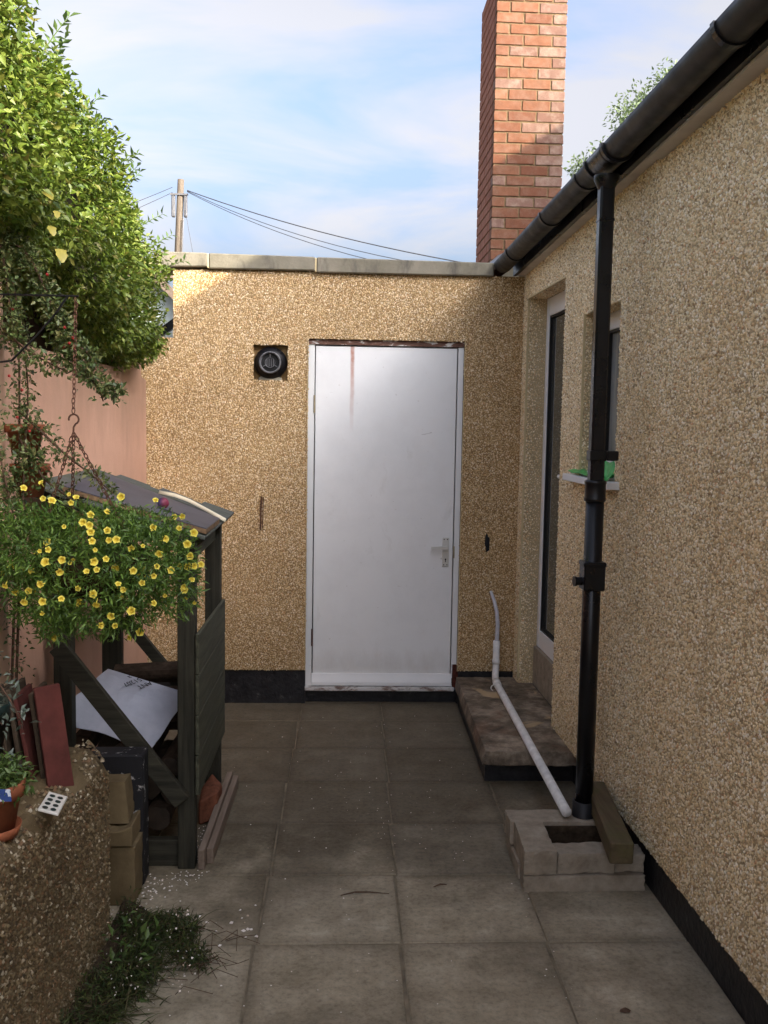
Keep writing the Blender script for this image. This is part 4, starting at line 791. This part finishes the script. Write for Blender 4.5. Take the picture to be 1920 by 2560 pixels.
def flower_mesh(seed):
    r_ = random.Random(seed); b = MB(); n = 25; o_ = 0
    b.v.append((0, 0, -.010))
    for rr, zz in ((.0035, -.003), (.0085, .0005), (.0135, .001)):
        for j in range(n):
            t = 2*math.pi*j/n; lob = 1-(.20 if rr > .012 else .07 if rr > .008 else 0)*abs(math.cos(2.5*t))**1.5; w_ = rr*lob*r_.uniform(.96, 1.04)
            b.v.append((w_*math.cos(t), w_*math.sin(t), zz+.0016*math.cos(5*t)*(rr > .012)+r_.uniform(-.0005, .0005)))
    for j in range(n): b.f.append((0, 1+j, 1+(j+1) % n))
    for q in range(2):
        for j in range(n): k_ = (j+1) % n; b.f.append((1+q*n+j, 1+(q+1)*n+j, 1+(q+1)*n+k_, 1+q*n+k_))
    b.tube([(0, 0, -.028), (0, 0, -.016), (0, 0, -.004)], [.0012, .0018, .0036], 6, False)
    return b.mesh('flower', M_PETAL, (0, 0, 0), 0, True)
FM = [flower_mesh(i) for i in range(5)]
FP = [(-.881,2.78,1.44),(-.829,2.78,1.455),(-.824,2.775,1.413),(-.786,2.72,1.41),(-.746,2.755,1.426),(-.726,2.696,1.41),(-.718,2.719,1.419),(-.606,2.772,1.421),(-.513,2.78,1.41),(-.622,2.665,1.387),(-.662,2.644,1.381),(-.674,2.62,1.363),(-.657,2.615,1.357),(-.65,2.601,1.34),(-.722,2.609,1.353),(-.61,2.614,1.343),(-.644,2.585,1.318),(-.6,2.598,1.32),(-.583,2.604,1.319),(-.633,2.575,1.296),(-.774,2.574,1.292),(-.756,2.573,1.296),(-.755,2.56,1.264),(-.712,2.558,1.272),(-.719,2.552,1.243),(-.635,2.563,1.268),(-.605,2.572,1.272),(-.65,2.555,1.24),(-.625,2.56,1.246),(-.539,2.593,1.24),(-.492,2.626,1.221),(-.503,2.688,1.344),(-.472,2.689,1.313),(-.485,2.635,1.245),(-.453,2.667,1.23),(-.516,2.608,1.206),(-.574,2.576,1.203),(-.56,2.584,1.191),(-.638,2.56,1.182),(-.629,2.57,1.156),(-.468,2.663,1.164),(-.497,2.647,1.142),(-.548,2.62,1.125),(-.597,2.602,1.117),(-.595,2.638,1.08),(-.767,2.557,1.208),(-.767,2.568,1.16),(-.776,2.586,1.127),(-.774,2.7,1.035),(-.874,2.602,1.198),(-.41,2.767,1.187),(-.427,2.731,1.166),(-.426,2.724,1.177),(-.403,2.78,1.123),(-.406,2.769,1.228),(-.387,2.78,1.229),(-.423,2.764,1.29),(-.407,2.78,1.32),(-.462,2.78,1.367),(-.438,2.78,1.369),(-.447,2.783,1.331),(-.48,2.652,1.278),(-.52,2.629,1.3),(-.592,2.78,1.015),(-.632,2.617,1.087),(-.553,2.749,1.041),(-.431,2.777,1.131),(-.718,2.559,1.167),(-.414,2.755,1.259),(-.82,2.585,1.158)]
for i in range(34):
    t_ = random.uniform(-.3, 3.3); p_ = (-.69+.27*math.cos(t_)*random.uniform(.5, 1.05), 2.60+random.uniform(0, .12)+.1*abs(math.cos(t_)), 1.22+.15*math.sin(t_)*random.uniform(-.6, 1)); FP.append(p_)
for i, p in enumerate(FP):
    d = Vector((p[0]+.70, p[1]-2.95, p[2]-1.16)); d.normalize(); d = (d*.55+Vector((.25, -.8, .12))+Vector((random.gauss(0, .42), random.gauss(0, .25), random.gauss(0, .42)))).normalized()
    o = place('flower', FM[i % 5], Vector(p)+d*.006, hbk, (Vector((0, 0, 1)).rotation_difference(d)).to_euler()); s_ = random.choice((.5, .7, .8, .85, .9, .97))*random.uniform(.95, 1.05); o.scale = (s_, s_, s_)
# ------------------------------------------------------------------ berried shrub on the pier
cs = thing('berry_shrub', (-.98, 3.0, .65), 'straggling cotoneaster with arching stems and a few red berries, trained up the wall corner', 'shrub')
def bez(pts, n=24):
    pts = [np.array(p, float) for p in pts]; out = []
    for i in range(len(pts)-1):
        p0, p1, p2, p3 = pts[max(i-1, 0)], pts[i], pts[i+1], pts[min(i+2, len(pts)-1)]
        for t in np.linspace(0, 1, n//(len(pts)-1)+2)[:-1]: out.append(.5*((2*p1)+(-p0+p2)*t+(2*p0-5*p1+4*p2-p3)*t*t+(-p0+3*p1-3*p2+p3)*t**3))
    return out+[pts[-1]]
stems = [[(-1.01, 3.0, 2.15), (-.93, 2.98, 2.13), (-.86, 2.95, 2.01), (-.81, 2.92, 1.89), (-.77, 2.90, 1.81), (-.70, 2.88, 1.75), (-.635, 2.87, 1.715)],
         [(-1.0, 3.0, .7), (-.97, 2.98, 1.2), (-.955, 2.98, 1.5), (-.95, 2.98, 1.8), (-.96, 2.99, 2.0), (-1.0, 3, 2.12)],
         [(-.98, 2.98, .7), (-.95, 2.96, 1.2), (-.93, 2.96, 1.55), (-.92, 2.96, 1.75), (-.95, 2.97, 1.95)],
         [(-.95, 2.97, 1.66), (-.88, 2.95, 1.60), (-.80, 2.93, 1.53), (-.72, 2.92, 1.47), (-.66, 2.91, 1.42)],
         [(-.95, 2.97, 1.58), (-.88, 2.95, 1.47), (-.82, 2.94, 1.42), (-.76, 2.93, 1.38)],
         [(-.99, 2.97, 1.9), (-.94, 2.93, 1.86), (-.86, 2.9, 1.81), (-.80, 2.9, 1.78)],
         [(-1.0, 2.9, 1.7), (-.97, 2.85, 1.55), (-.93, 2.82, 1.4), (-.90, 2.8, 1.3)],
         [(-1.0, 3.0, 1.4), (-.93, 2.96, 1.5), (-.88, 2.93, 1.53)],
         [(-.86, 2.95, 2.01), (-.83, 2.93, 1.93), (-.80, 2.93, 1.92)], [(-.79, 2.91, 1.85), (-.74, 2.89, 1.84), (-.70, 2.88, 1.80)], [(-.72, 2.885, 1.765), (-.69, 2.88, 1.72), (-.68, 2.88, 1.69)],
         [(-1.02, 2.95, 2.2), (-.97, 2.9, 2.12), (-.95, 2.9, 1.98), (-.94, 2.9, 1.88)]]
dens = [1700, 700, 650, 380, 200, 330, 420, 380, 220, 260, 30, 520]
Ps = []; Ns = []
for st, dn in zip(stems, dens):
    pts = bez(st); MB().tube(pts, [.0045-.003*i/len(pts) for i in range(len(pts))], 6).build('stem', M_BARK, cs)
    A = np.array(pts); idx = rng.integers(0, len(A), dn); P = A[idx]+rng.normal(0, .022, (dn, 3))*(1-.6*idx/len(A))[:, None]; Ps.append(P); Ns.append(unit(P-A[idx]))
cluster_leaves('foliage', M_COTO, cs, np.concatenate(Ps), np.concatenate(Ns), .017, .58, .7, 0)
bm_ = MB().lathe([(.0005, -.0045), (.0035, -.003), (.0046, 0), (.0035, .003), (.0005, .0045)], (0, 0, 0), 8).mesh('berry', M_BERRY, (0, 0, 0), 0, True)
for p in ((-.85, 2.93, 2.055), (-.79, 2.89, 1.90), (-.765, 2.88, 1.87), (-.795, 2.9, 1.845), (-.765, 2.885, 1.84), (-.93, 2.94, 1.72), (-.945, 2.94, 1.64), (-.91, 2.94, 1.60), (-.775, 2.88, 1.855), (-.94, 2.9, 1.95), (-.96, 2.92, 1.76)): place('berry', bm_, p, cs)
# grey leaved shrub at the left edge
gsb = thing('grey_shrub', (-.93, 2.5, .7), 'grey green leaved shrub with arching stems below the hanging basket at the left edge', 'shrub')
Ps = []; Ns = []
for st, dn in (([(-.99, 2.5, .75), (-.93, 2.45, 1.0), (-.86, 2.4, 1.02), (-.80, 2.38, .96), (-.76, 2.37, .89)], 90), ([(-.98, 2.5, .75), (-.92, 2.42, .94), (-.86, 2.36, .95), (-.80, 2.34, .90)], 80), ([(-1.0, 2.5, .75), (-.95, 2.45, 1.05), (-.90, 2.42, 1.08), (-.85, 2.4, 1.05)], 90), ([(-.98, 2.5, .72), (-.90, 2.4, .86), (-.82, 2.32, .83), (-.75, 2.3, .80)], 50), ([(-.98, 2.48, .75), (-.93, 2.40, .86), (-.86, 2.33, .86), (-.81, 2.3, .78)], 50), ([(-1.0, 2.48, .75), (-.97, 2.42, .95), (-.92, 2.36, 1.0), (-.88, 2.32, .98)], 80)):
    pts = bez(st); MB().tube(pts, [.004-.0025*i/len(pts) for i in range(len(pts))], 6).build('stem', M_BARK, gsb); A = np.array(pts); idx = rng.integers(3, len(A), dn); P = A[idx]+rng.normal(0, .012, (dn, 3)); Ps.append(P); Ns.append(unit(P-A[idx]+rng.normal(0, .004, (dn, 3))))
cluster_leaves('foliage', M_GREYLEAF, gsb, np.concatenate(Ps), np.concatenate(Ns), .026, .40, .6, .1)
# ------------------------------------------------------------------ the hedge
hd = thing('privet_hedge', (-1.5, 3, 0), 'big overgrown privet hedge bulging over the pink garden wall, its top in sun', 'hedge')
def hedge_at(y_):
    t = np.clip((y_-3.6)/1.75, 0, 1); top = 2.92-.10*np.clip((y_-2.4)/1.2, 0, 1)-.42*t**1.7; bot = 2.16-.10*np.clip((y_-2.8)/.9, 0, 1)-.20*np.clip((y_-3.7)/1.0, 0, 1)
    hw = .66-.05*t; endk = np.sqrt(np.clip(1-np.clip((y_-4.75)/.62, 0, 1)**2, 0, 1)); zc = bot+.42*(top-bot); return top, bot, hw, endk, zc
def hedge_pts(n, lo, hi, y0=1.3, y1=5.36):
    y_ = rng.uniform(y0, y1, n); th = rng.uniform(-math.pi*.95, math.pi*.75, n); top, bot, hw, ek, zc = hedge_at(y_); k_ = rng.uniform(lo, hi, n)
    k_ = k_*(1+.05*np.sin(y_*5.3+th*2)+.04*np.sin(y_*11-th*5)+.03*np.sin(y_*23+th*9))
    c_, s_ = np.cos(th), np.sin(th); ex = .62; cx_, sz = np.sign(c_)*np.abs(c_)**ex, np.sign(s_)*np.abs(s_)**ex
    hh = np.where(sz > 0, top-zc, zc-bot); X = -1.52+hw*cx_*k_*(.45+.55*ek); Z = zc+hh*sz*k_*ek
    Nn = unit(np.stack([c_, .35*np.clip((y_-4.6)/.6, 0, 1)*2, s_], -1)); return np.stack([X, y_, Z], -1), Nn
P, Nn = hedge_pts(95000, .82, 1.06); cluster_leaves('foliage', M_HEDGE, hd, P, Nn, .030, .48, 1.0, .15)
b = MB(); NY2, NT = 22, 20
for j in range(NY2+1):
    y_ = 1.2+4.0*j/NY2; top, bot, hw, ek, zc = (float(v) for v in hedge_at(np.array(y_)))
    for i in range(NT):
        th = 2*math.pi*i/NT; c_, s_ = math.cos(th), math.sin(th); hh = (top-zc) if s_ > 0 else (zc-bot)
        b.v.append((-1.52+hw*.78*np.sign(c_)*abs(c_)**.62*(.45+.55*ek), y_, zc+hh*.78*np.sign(s_)*abs(s_)**.62*ek))
for j in range(NY2):
    for i in range(NT): k_ = (i+1) % NT; b.f.append((j*NT+i, j*NT+k_, (j+1)*NT+k_, (j+1)*NT+i))
b.build('branch_mass', simple("dark twig mass", (.022, .020, .012), .95, .1, .5, 30, .8, 30), hd)
def shoot(p, d, L, mat=M_SHOOT, size=.042):
    p, d = np.array(p, float), unit(np.array(d, float)); n = int(L/.022); A = [p+d*L*i/n+np.array([0, 0, -.12*L*(i/n)**2]) for i in range(n+1)]
    o = MB().tube(A, [.0026-.0016*i/n for i in range(n+1)], 5).build('shoot', M_SHOOT, hd)
    P = []; D = []
    for i in range(2, n+1):
        side = unit(np.cross(d, rng.normal(0, 1, 3)))
        for sg in (1, -1): P.append(A[i]); D.append(d*.7+side*sg)
    V, Fc = leaves(np.array(P), np.array(D), unit(rng.normal(0, .5, (len(P), 3))+np.array([0, 0, 1])), size*rng.uniform(.6, 1.1, len(P)), .36); npmesh('shoot_leaves', V, Fc, mat, o, ORI[o.name])
for p, d, L in (((-.93, 2.5, 2.68), (.5, .1, 1), .22), ((-.93, 2.75, 2.66), (.5, 0, 1), .24), ((-.90, 3.0, 2.66), (.5, .1, .9), .20), ((-.92, 3.15, 2.64), (.35, .1, 1), .22), ((-.90, 3.4, 2.60), (.6, 0, .8), .16), ((-.90, 3.55, 2.56), (.5, 0, 1), .15), ((-.88, 3.7, 2.52), (.8, 0, .6), .17), ((-.88, 3.9, 2.50), (.6, 0, .8), .16), ((-.9, 4.1, 2.52), (.5, .2, .9), .17), ((-.88, 4.3, 2.44), (.8, 0, .6), .15), ((-.88, 4.55, 2.40), (.7, .2, .6), .15), ((-.86, 4.75, 2.34), (.9, 0, .5), .14), ((-.95, 2.3, 2.70), (.4, 0, 1), .25), ((-1.0, 2.62, 2.76), (.2, 0, 1), .2), ((-.97, 3.3, 2.7), (.3, .2, 1), .18)): shoot(p, d, L)
# yellowing big leaves of a climber in the hedge
for i, (p, d) in enumerate((((-.80, 2.85, 2.22), (.3, -.5, -.6)), ((-.82, 2.86, 2.18), (.5, -.4, -.8)), ((-.83, 2.84, 2.27), (.5, -.3, -.3)), ((-.80, 2.88, 2.12), (.4, -.5, -.8)), ((-.93, 2.7, 2.36), (.4, -.5, -.5)), ((-.99, 2.62, 2.24), (.3, -.5, -.9)), ((-.96, 2.64, 2.20), (.5, -.5, -.7)))):
    d_ = Vector(d).normalized(); sd_ = d_.cross(Vector((.5, -.7, .5))).normalized(); nn_ = sd_.cross(d_); L_ = .026+.006*(i % 4); V = [tuple(p)]
    for t_ in np.linspace(0, 1, 6):
        w_ = .40*L_*math.sqrt(max(.004, math.sin(math.pi*min(.985, t_**.8*.97+.02))))*(1+.16*math.cos(t_*15+i)); c_ = Vector(p)+d_*L_*t_-nn_*L_*.25*t_*t_
        V += [tuple(c_+sd_*w_+nn_*w_*.35), tuple(c_), tuple(c_-sd_*w_+nn_*w_*.3)]
    b = MB().raw(V, [(1+3*q+r, 1+3*q+r+1, 4+3*q+r+1, 4+3*q+r) for q in range(5) for r in range(2)]); b.build('yellow_leaf', M_YEL, hd, 0, True)
# ------------------------------------------------------------------ weeds and fallen blossom
wd = thing('weed_clump', (-.55, 2.85, 0), 'straggly clump of weeds sprouting where the planter wall meets the paving', 'weeds')
n = 3600; t = rng.uniform(0, 1, n); base = np.stack([-.70+.10*(t-.5)+np.abs(rng.normal(0, .07, n))*(1.25-.6*np.abs(t-.6)), 2.42+.72*t, np.zeros(n)], -1)
D = unit(np.stack([np.abs(rng.normal(.45, .5, n)), rng.normal(-.05, .5, n), np.abs(rng.normal(.55, .35, n))], -1)); L = rng.uniform(.03, .13, n)*(1+.5*np.sin(t*37)+.3*np.sin(t*91))*(1-.5*np.abs(t-.55))
segs = 3; Vv = []; side = unit(np.cross(D, np.array([0, 0, 1.0])+rng.normal(0, .3, (n, 3))))
for s in range(segs+1):
    q = s/segs; c_ = base+D*(L*q)[:, None]-np.array([0, 0, 1])*(L*q*q*.45)[:, None]; c_[:, 2] = np.maximum(c_[:, 2], .003); w_ = (.0022*(1-q*.8)); Vv += [c_+side*w_, c_-side*w_]
V = np.stack(Vv, 1).reshape(-1, 3); i = np.arange(n)[:, None]*2*(segs+1); FF = np.concatenate([np.concatenate([i+2*s, i+2*s+1, i+2*s+3, i+2*s+2], 1) for s in range(segs)], 0)
npmesh('blades', V, FF, M_WEED, wd)['kind'] = 'stuff'
Ps = []; Ns = []
for i in range(34):
    t_ = random.random(); c_ = (-.70+.06*(t_-.5)+abs(random.gauss(0, .13))*(1-abs(t_-.62)), 2.45+.68*t_, .015); P, Nn = ellipsoid(random.randint(50, 150), c_, (random.uniform(.025, .06), random.uniform(.025, .07), random.uniform(.03, .10)), .1, 1.0); Ps.append(P); Ns.append(Nn)
for c_, r_, n_ in (((-.45, 2.87, .02), (.07, .08, .055), 420), ((-.40, 2.83, .02), (.05, .05, .035), 200), ((-.47, 2.95, .02), (.05, .05, .04), 200)): P, Nn = ellipsoid(n_, c_, r_, .1, 1); Ps.append(P); Ns.append(Nn)
P = np.concatenate(Ps); P[:, 2] = np.abs(P[:, 2])+.005; cluster_leaves('small_leaves', M_WEED, wd, P, np.concatenate(Ns), .022, .24, 1.0)
b = MB()
for i in range(26):
    x_, y_ = -.43+random.gauss(0, .05), 2.86+random.gauss(0, .08); b.tube([(x_, y_, .012), (x_+random.uniform(.02, .06), y_+random.uniform(-.04, .03), random.uniform(.02, .05)), (x_+random.uniform(.05, .12), y_+random.uniform(-.06, .05), .01)], .0012, 4)
P, Nn = ellipsoid(90, (-.60, 2.85, .03), (.14, .26, .08), .3, 1); P[:, 2] = np.abs(P[:, 2])+.01; cluster_leaves('broad_leaves', M_POTLEAF, wd, P, Nn, .036, .42, .8)
P, Nn = ellipsoid(130, (-.56, 2.85, .05), (.2, .32, .08), .6, 1); P[:, 2] = np.abs(P[:, 2])+.01; cluster_leaves('white_petals', M_DEBRIS, wd, P, Nn, .008, .8, 1)
MB().raw([(-.74, 2.3, .03), (-.60, 2.3, .001), (-.58, 2.6, .001), (-.53, 2.85, .001), (-.56, 3.1, .001), (-.64, 3.2, .001), (-.70, 3.2, .03), (-.70, 2.85, .04)], [(0, 1, 2, 7), (2, 3, 4, 7), (4, 5, 6, 7)]).build('soil', M_SOIL, wd)
o = b.build('dry_stalks', M_BARK, wd); o['kind'] = 'stuff'
def scatter(n, fx, fy, s0, s1):
    x_, y_ = fx(n), fy(n); s_ = rng.uniform(s0, s1, n); th = rng.uniform(0, 6.28, n)[:, None]+np.array([0, 1.4, 3.0, 4.6]); r_ = s_[:, None]*rng.uniform(.6, 1.1, (n, 4))
    ring = np.stack([x_[:, None]+r_*np.cos(th), y_[:, None]+r_*np.sin(th), np.full((n, 4), .0015)], -1); ap = np.stack([x_, y_, .0015+s_*.6], -1)
    return np.concatenate([ring, ap[:, None]], 1)
A = [scatter(110, lambda n: rng.normal(-.66, .06, n), lambda n: rng.normal(3.33, .05, n), .002, .006), scatter(40, lambda n: rng.normal(-.52, .04, n), lambda n: rng.normal(3.42, .04, n), .002, .005), scatter(150, lambda n: rng.uniform(-.5, .9, n), lambda n: rng.uniform(2.3, 5.4, n), .0012, .0042), scatter(60, lambda n: rng.normal(.25, .2, n), lambda n: rng.normal(3.9, .25, n), .0012, .004), scatter(50, lambda n: rng.normal(-.5, .08, n), lambda n: rng.normal(2.8, .2, n), .002, .006), scatter(70, lambda n: rng.normal(-.51, .02, n), lambda n: rng.uniform(3.5, 3.9, n), .002, .005), scatter(12, lambda n: rng.uniform(-.4, -.2, n), lambda n: rng.normal(3.05, .06, n), .004, .009)]
V = np.concatenate(A).reshape(-1, 3); n = len(V)//5; i = np.arange(n)[:, None]*5; j = np.arange(4)
o = npmesh('fallen_blossom', V, np.stack([i+j, i+(j+1) % 4, np.broadcast_to(i+4, (n, 4))], -1).reshape(-1, 3), M_DEBRIS); tag(o, 'scattered white chips and fallen blossom on the paving', 'debris', None, 'stuff')
tag(MB().tube([(.03, 3.262, .004), (.08, 3.275, .009), (.13, 3.279, .007), (.20, 3.272, .004)], [.0015, .0028, .0025, .001], 6).build('twig', M_BARK), 'thin dark twig lying on the paving in front of the gully', 'twig', 'twigs on the paving')
tag(MB().tube([(.36, 3.32, .004), (.385, 3.332, .008), (.41, 3.338, .004)], [.0015, .003, .001], 6).build('twig', M_BARK), 'short curled dark leaf stalk on the paving nearer the gully blocks', 'twig', 'twigs on the paving')
V = [(.83+.02*math.cos(t)*random.uniform(.6, 1), 2.58+.016*math.sin(t)*random.uniform(.6, 1), .003) for t in np.linspace(0, 6.28, 8)[:-1]]
tag(MB().raw(V+[(.83, 2.58, .012)], [(i, (i+1) % 7, 7) for i in range(7)]).build('dead_leaf', M_BARK), 'dark crumpled dead leaf on the paving at the lower right', 'leaf')
# ------------------------------------------------------------------ beyond the wall
tp = thing('telegraph_pole', (-4.95, 30, 0), 'distant wooden telegraph pole with junction boxes and overhead wires', 'telegraph pole')
MB().tube([(-5.05, 30, 0), (-4.84, 30, 6.6), (-4.75, 30, 8.75)], [.135, .105, .095], 14).build('pole', M_POLE, tp, 0, True)
for dx_ in (-.19, .17): MB().box(-4.78+dx_-.05, -4.78+dx_+.05, 29.9, 30.05, 7.65, 8.30).build('junction_box', M_GREY, tp, .02)
MB().beam((-5.05, 29.9, 8.3), (-4.52, 29.9, 8.3), .05, .05).tube([(-4.66, 29.86, 7.6), (-4.68, 29.86, 7.0), (-4.72, 29.86, 6.0)], .02, 6).build('crossarm', M_GREY, tp)
def wire(p, q, sag, r=.011):
    p, q = Vector(p), Vector(q); pts = []
    for i in range(17): t = i/16; v_ = p.lerp(q, t); v_.z -= sag*4*t*(1-t); pts.append(v_)
    MB().tube(pts, r, 5).build('wire', M_WIRE, tp)
wire((-4.55, 29.9, 8.42), (4.6, 24, 5.35), .25, .014); wire((-4.55, 29.9, 8.40), (3.4, 22, 5.0), .35, .009); wire((-4.55, 29.9, 8.38), (3.1, 22, 4.85), .35, .009)
wire((-4.98, 29.9, 8.5), (-12, 30, 6.2), .2, .009); wire((-4.98, 29.9, 8.35), (-12, 29, 5.4), .2, .009); wire((-4.58, 29.9, 7.7), (-4.1, 30, 5.0), .02, .007)
lo = thing('lean_to', (-1.3, 6.7, 0), 'neighbouring lean to end with timber rafter and pale sheet, glimpsed between hedge and outbuilding', 'lean-to')
MB().beam((-1.45, 6.5, 2.80), (-.98, 6.5, 2.36), .05, .085, (0, 1, 0)).build('rafter', M_BATTEN, lo); MB().box(-1.5, -.96, 6.45, 6.55, 2.55, 2.61).build('wall_plate', M_BATTEN, lo)
MB().raw([(-1.6, 6.56, .0), (-.96, 6.56, .0), (-.96, 6.56, 2.36), (-1.45, 6.56, 2.78), (-1.6, 6.56, 2.78), (-1.6, 6.58, .0), (-.96, 6.58, .0), (-.96, 6.58, 2.36), (-1.45, 6.58, 2.78), (-1.6, 6.58, 2.78)], [(0, 1, 2, 3, 4), (9, 8, 7, 6, 5), (0, 5, 6, 1), (1, 6, 7, 2), (2, 7, 8, 3), (3, 8, 9, 4), (4, 9, 5, 0)]).build('sheet', M_PALE, lo)
MB().beam((-1.15, 6.40, 2.19), (-1.0, 6.40, 2.30), .05, .04, (0, 1, 0)).build('bracket', M_BLK, lo)
tr = thing('garden_tree', (4.3, 11.5, 0), 'pale leaved tree behind the roof with its crown edge showing over the gutter', 'tree')
MB().tube([(4.3, 11.6, 0), (4.25, 11.5, 2.2), (4.1, 11.4, 3.8), (3.9, 11.2, 5.0)], [.16, .13, .09, .04], 10).tube([(4.25, 11.5, 2.2), (3.6, 11.3, 3.6), (3.0, 11.1, 4.2), (2.75, 11, 4.3)], [.09, .06, .03, .01], 8).tube([(4.1, 11.4, 3.8), (4.5, 11.3, 5.2), (4.6, 11.2, 6.2)], [.07, .04, .015], 8).build('trunk', M_BARK, tr, 0, True)
Ps = []; Ns = []
for c, r_, n_ in (((2.66, 11, 4.50), (.18, .2, .14), 210), ((2.92, 11, 4.62), (.22, .3, .22), 240), ((3.14, 11, 5.08), (.23, .25, .21), 320), ((3.36, 11.1, 5.26), (.24, .28, .22), 320), ((3.60, 11.1, 5.52), (.18, .28, .18), 230), ((3.80, 11.1, 5.50), (.2, .3, .18), 220), ((4.2, 11.2, 5.75), (.2, .3, .2), 220), ((3.9, 11.4, 4.9), (.6, .6, .5), 700), ((4.7, 11.3, 5.9), (.4, .4, .3), 400), ((3.3, 11.2, 4.55), (.4, .4, .4), 400)):
    P, Nn = ellipsoid(n_, c, r_, .15, 1.05); Ps.append(P); Ns.append(Nn)
cluster_leaves('crown', M_TREE, tr, np.concatenate(Ps), np.concatenate(Ns), .055, .45, .8, .2, (0, 0, 0), False)
# print on the sack (last, it needs the sack in place)
bpy.context.view_layer.update()
rd = (pd*.9-pu*.40).normalized(); ru = (pu*.9+pd*.42).normalized()
printed('ANT', on_sack(.180, .006), rd, ru, .036); printed('51207', on_sack(.134, .004), rd, ru, .036); printed('a', on_sack(.096, .008), rd, ru, .034)
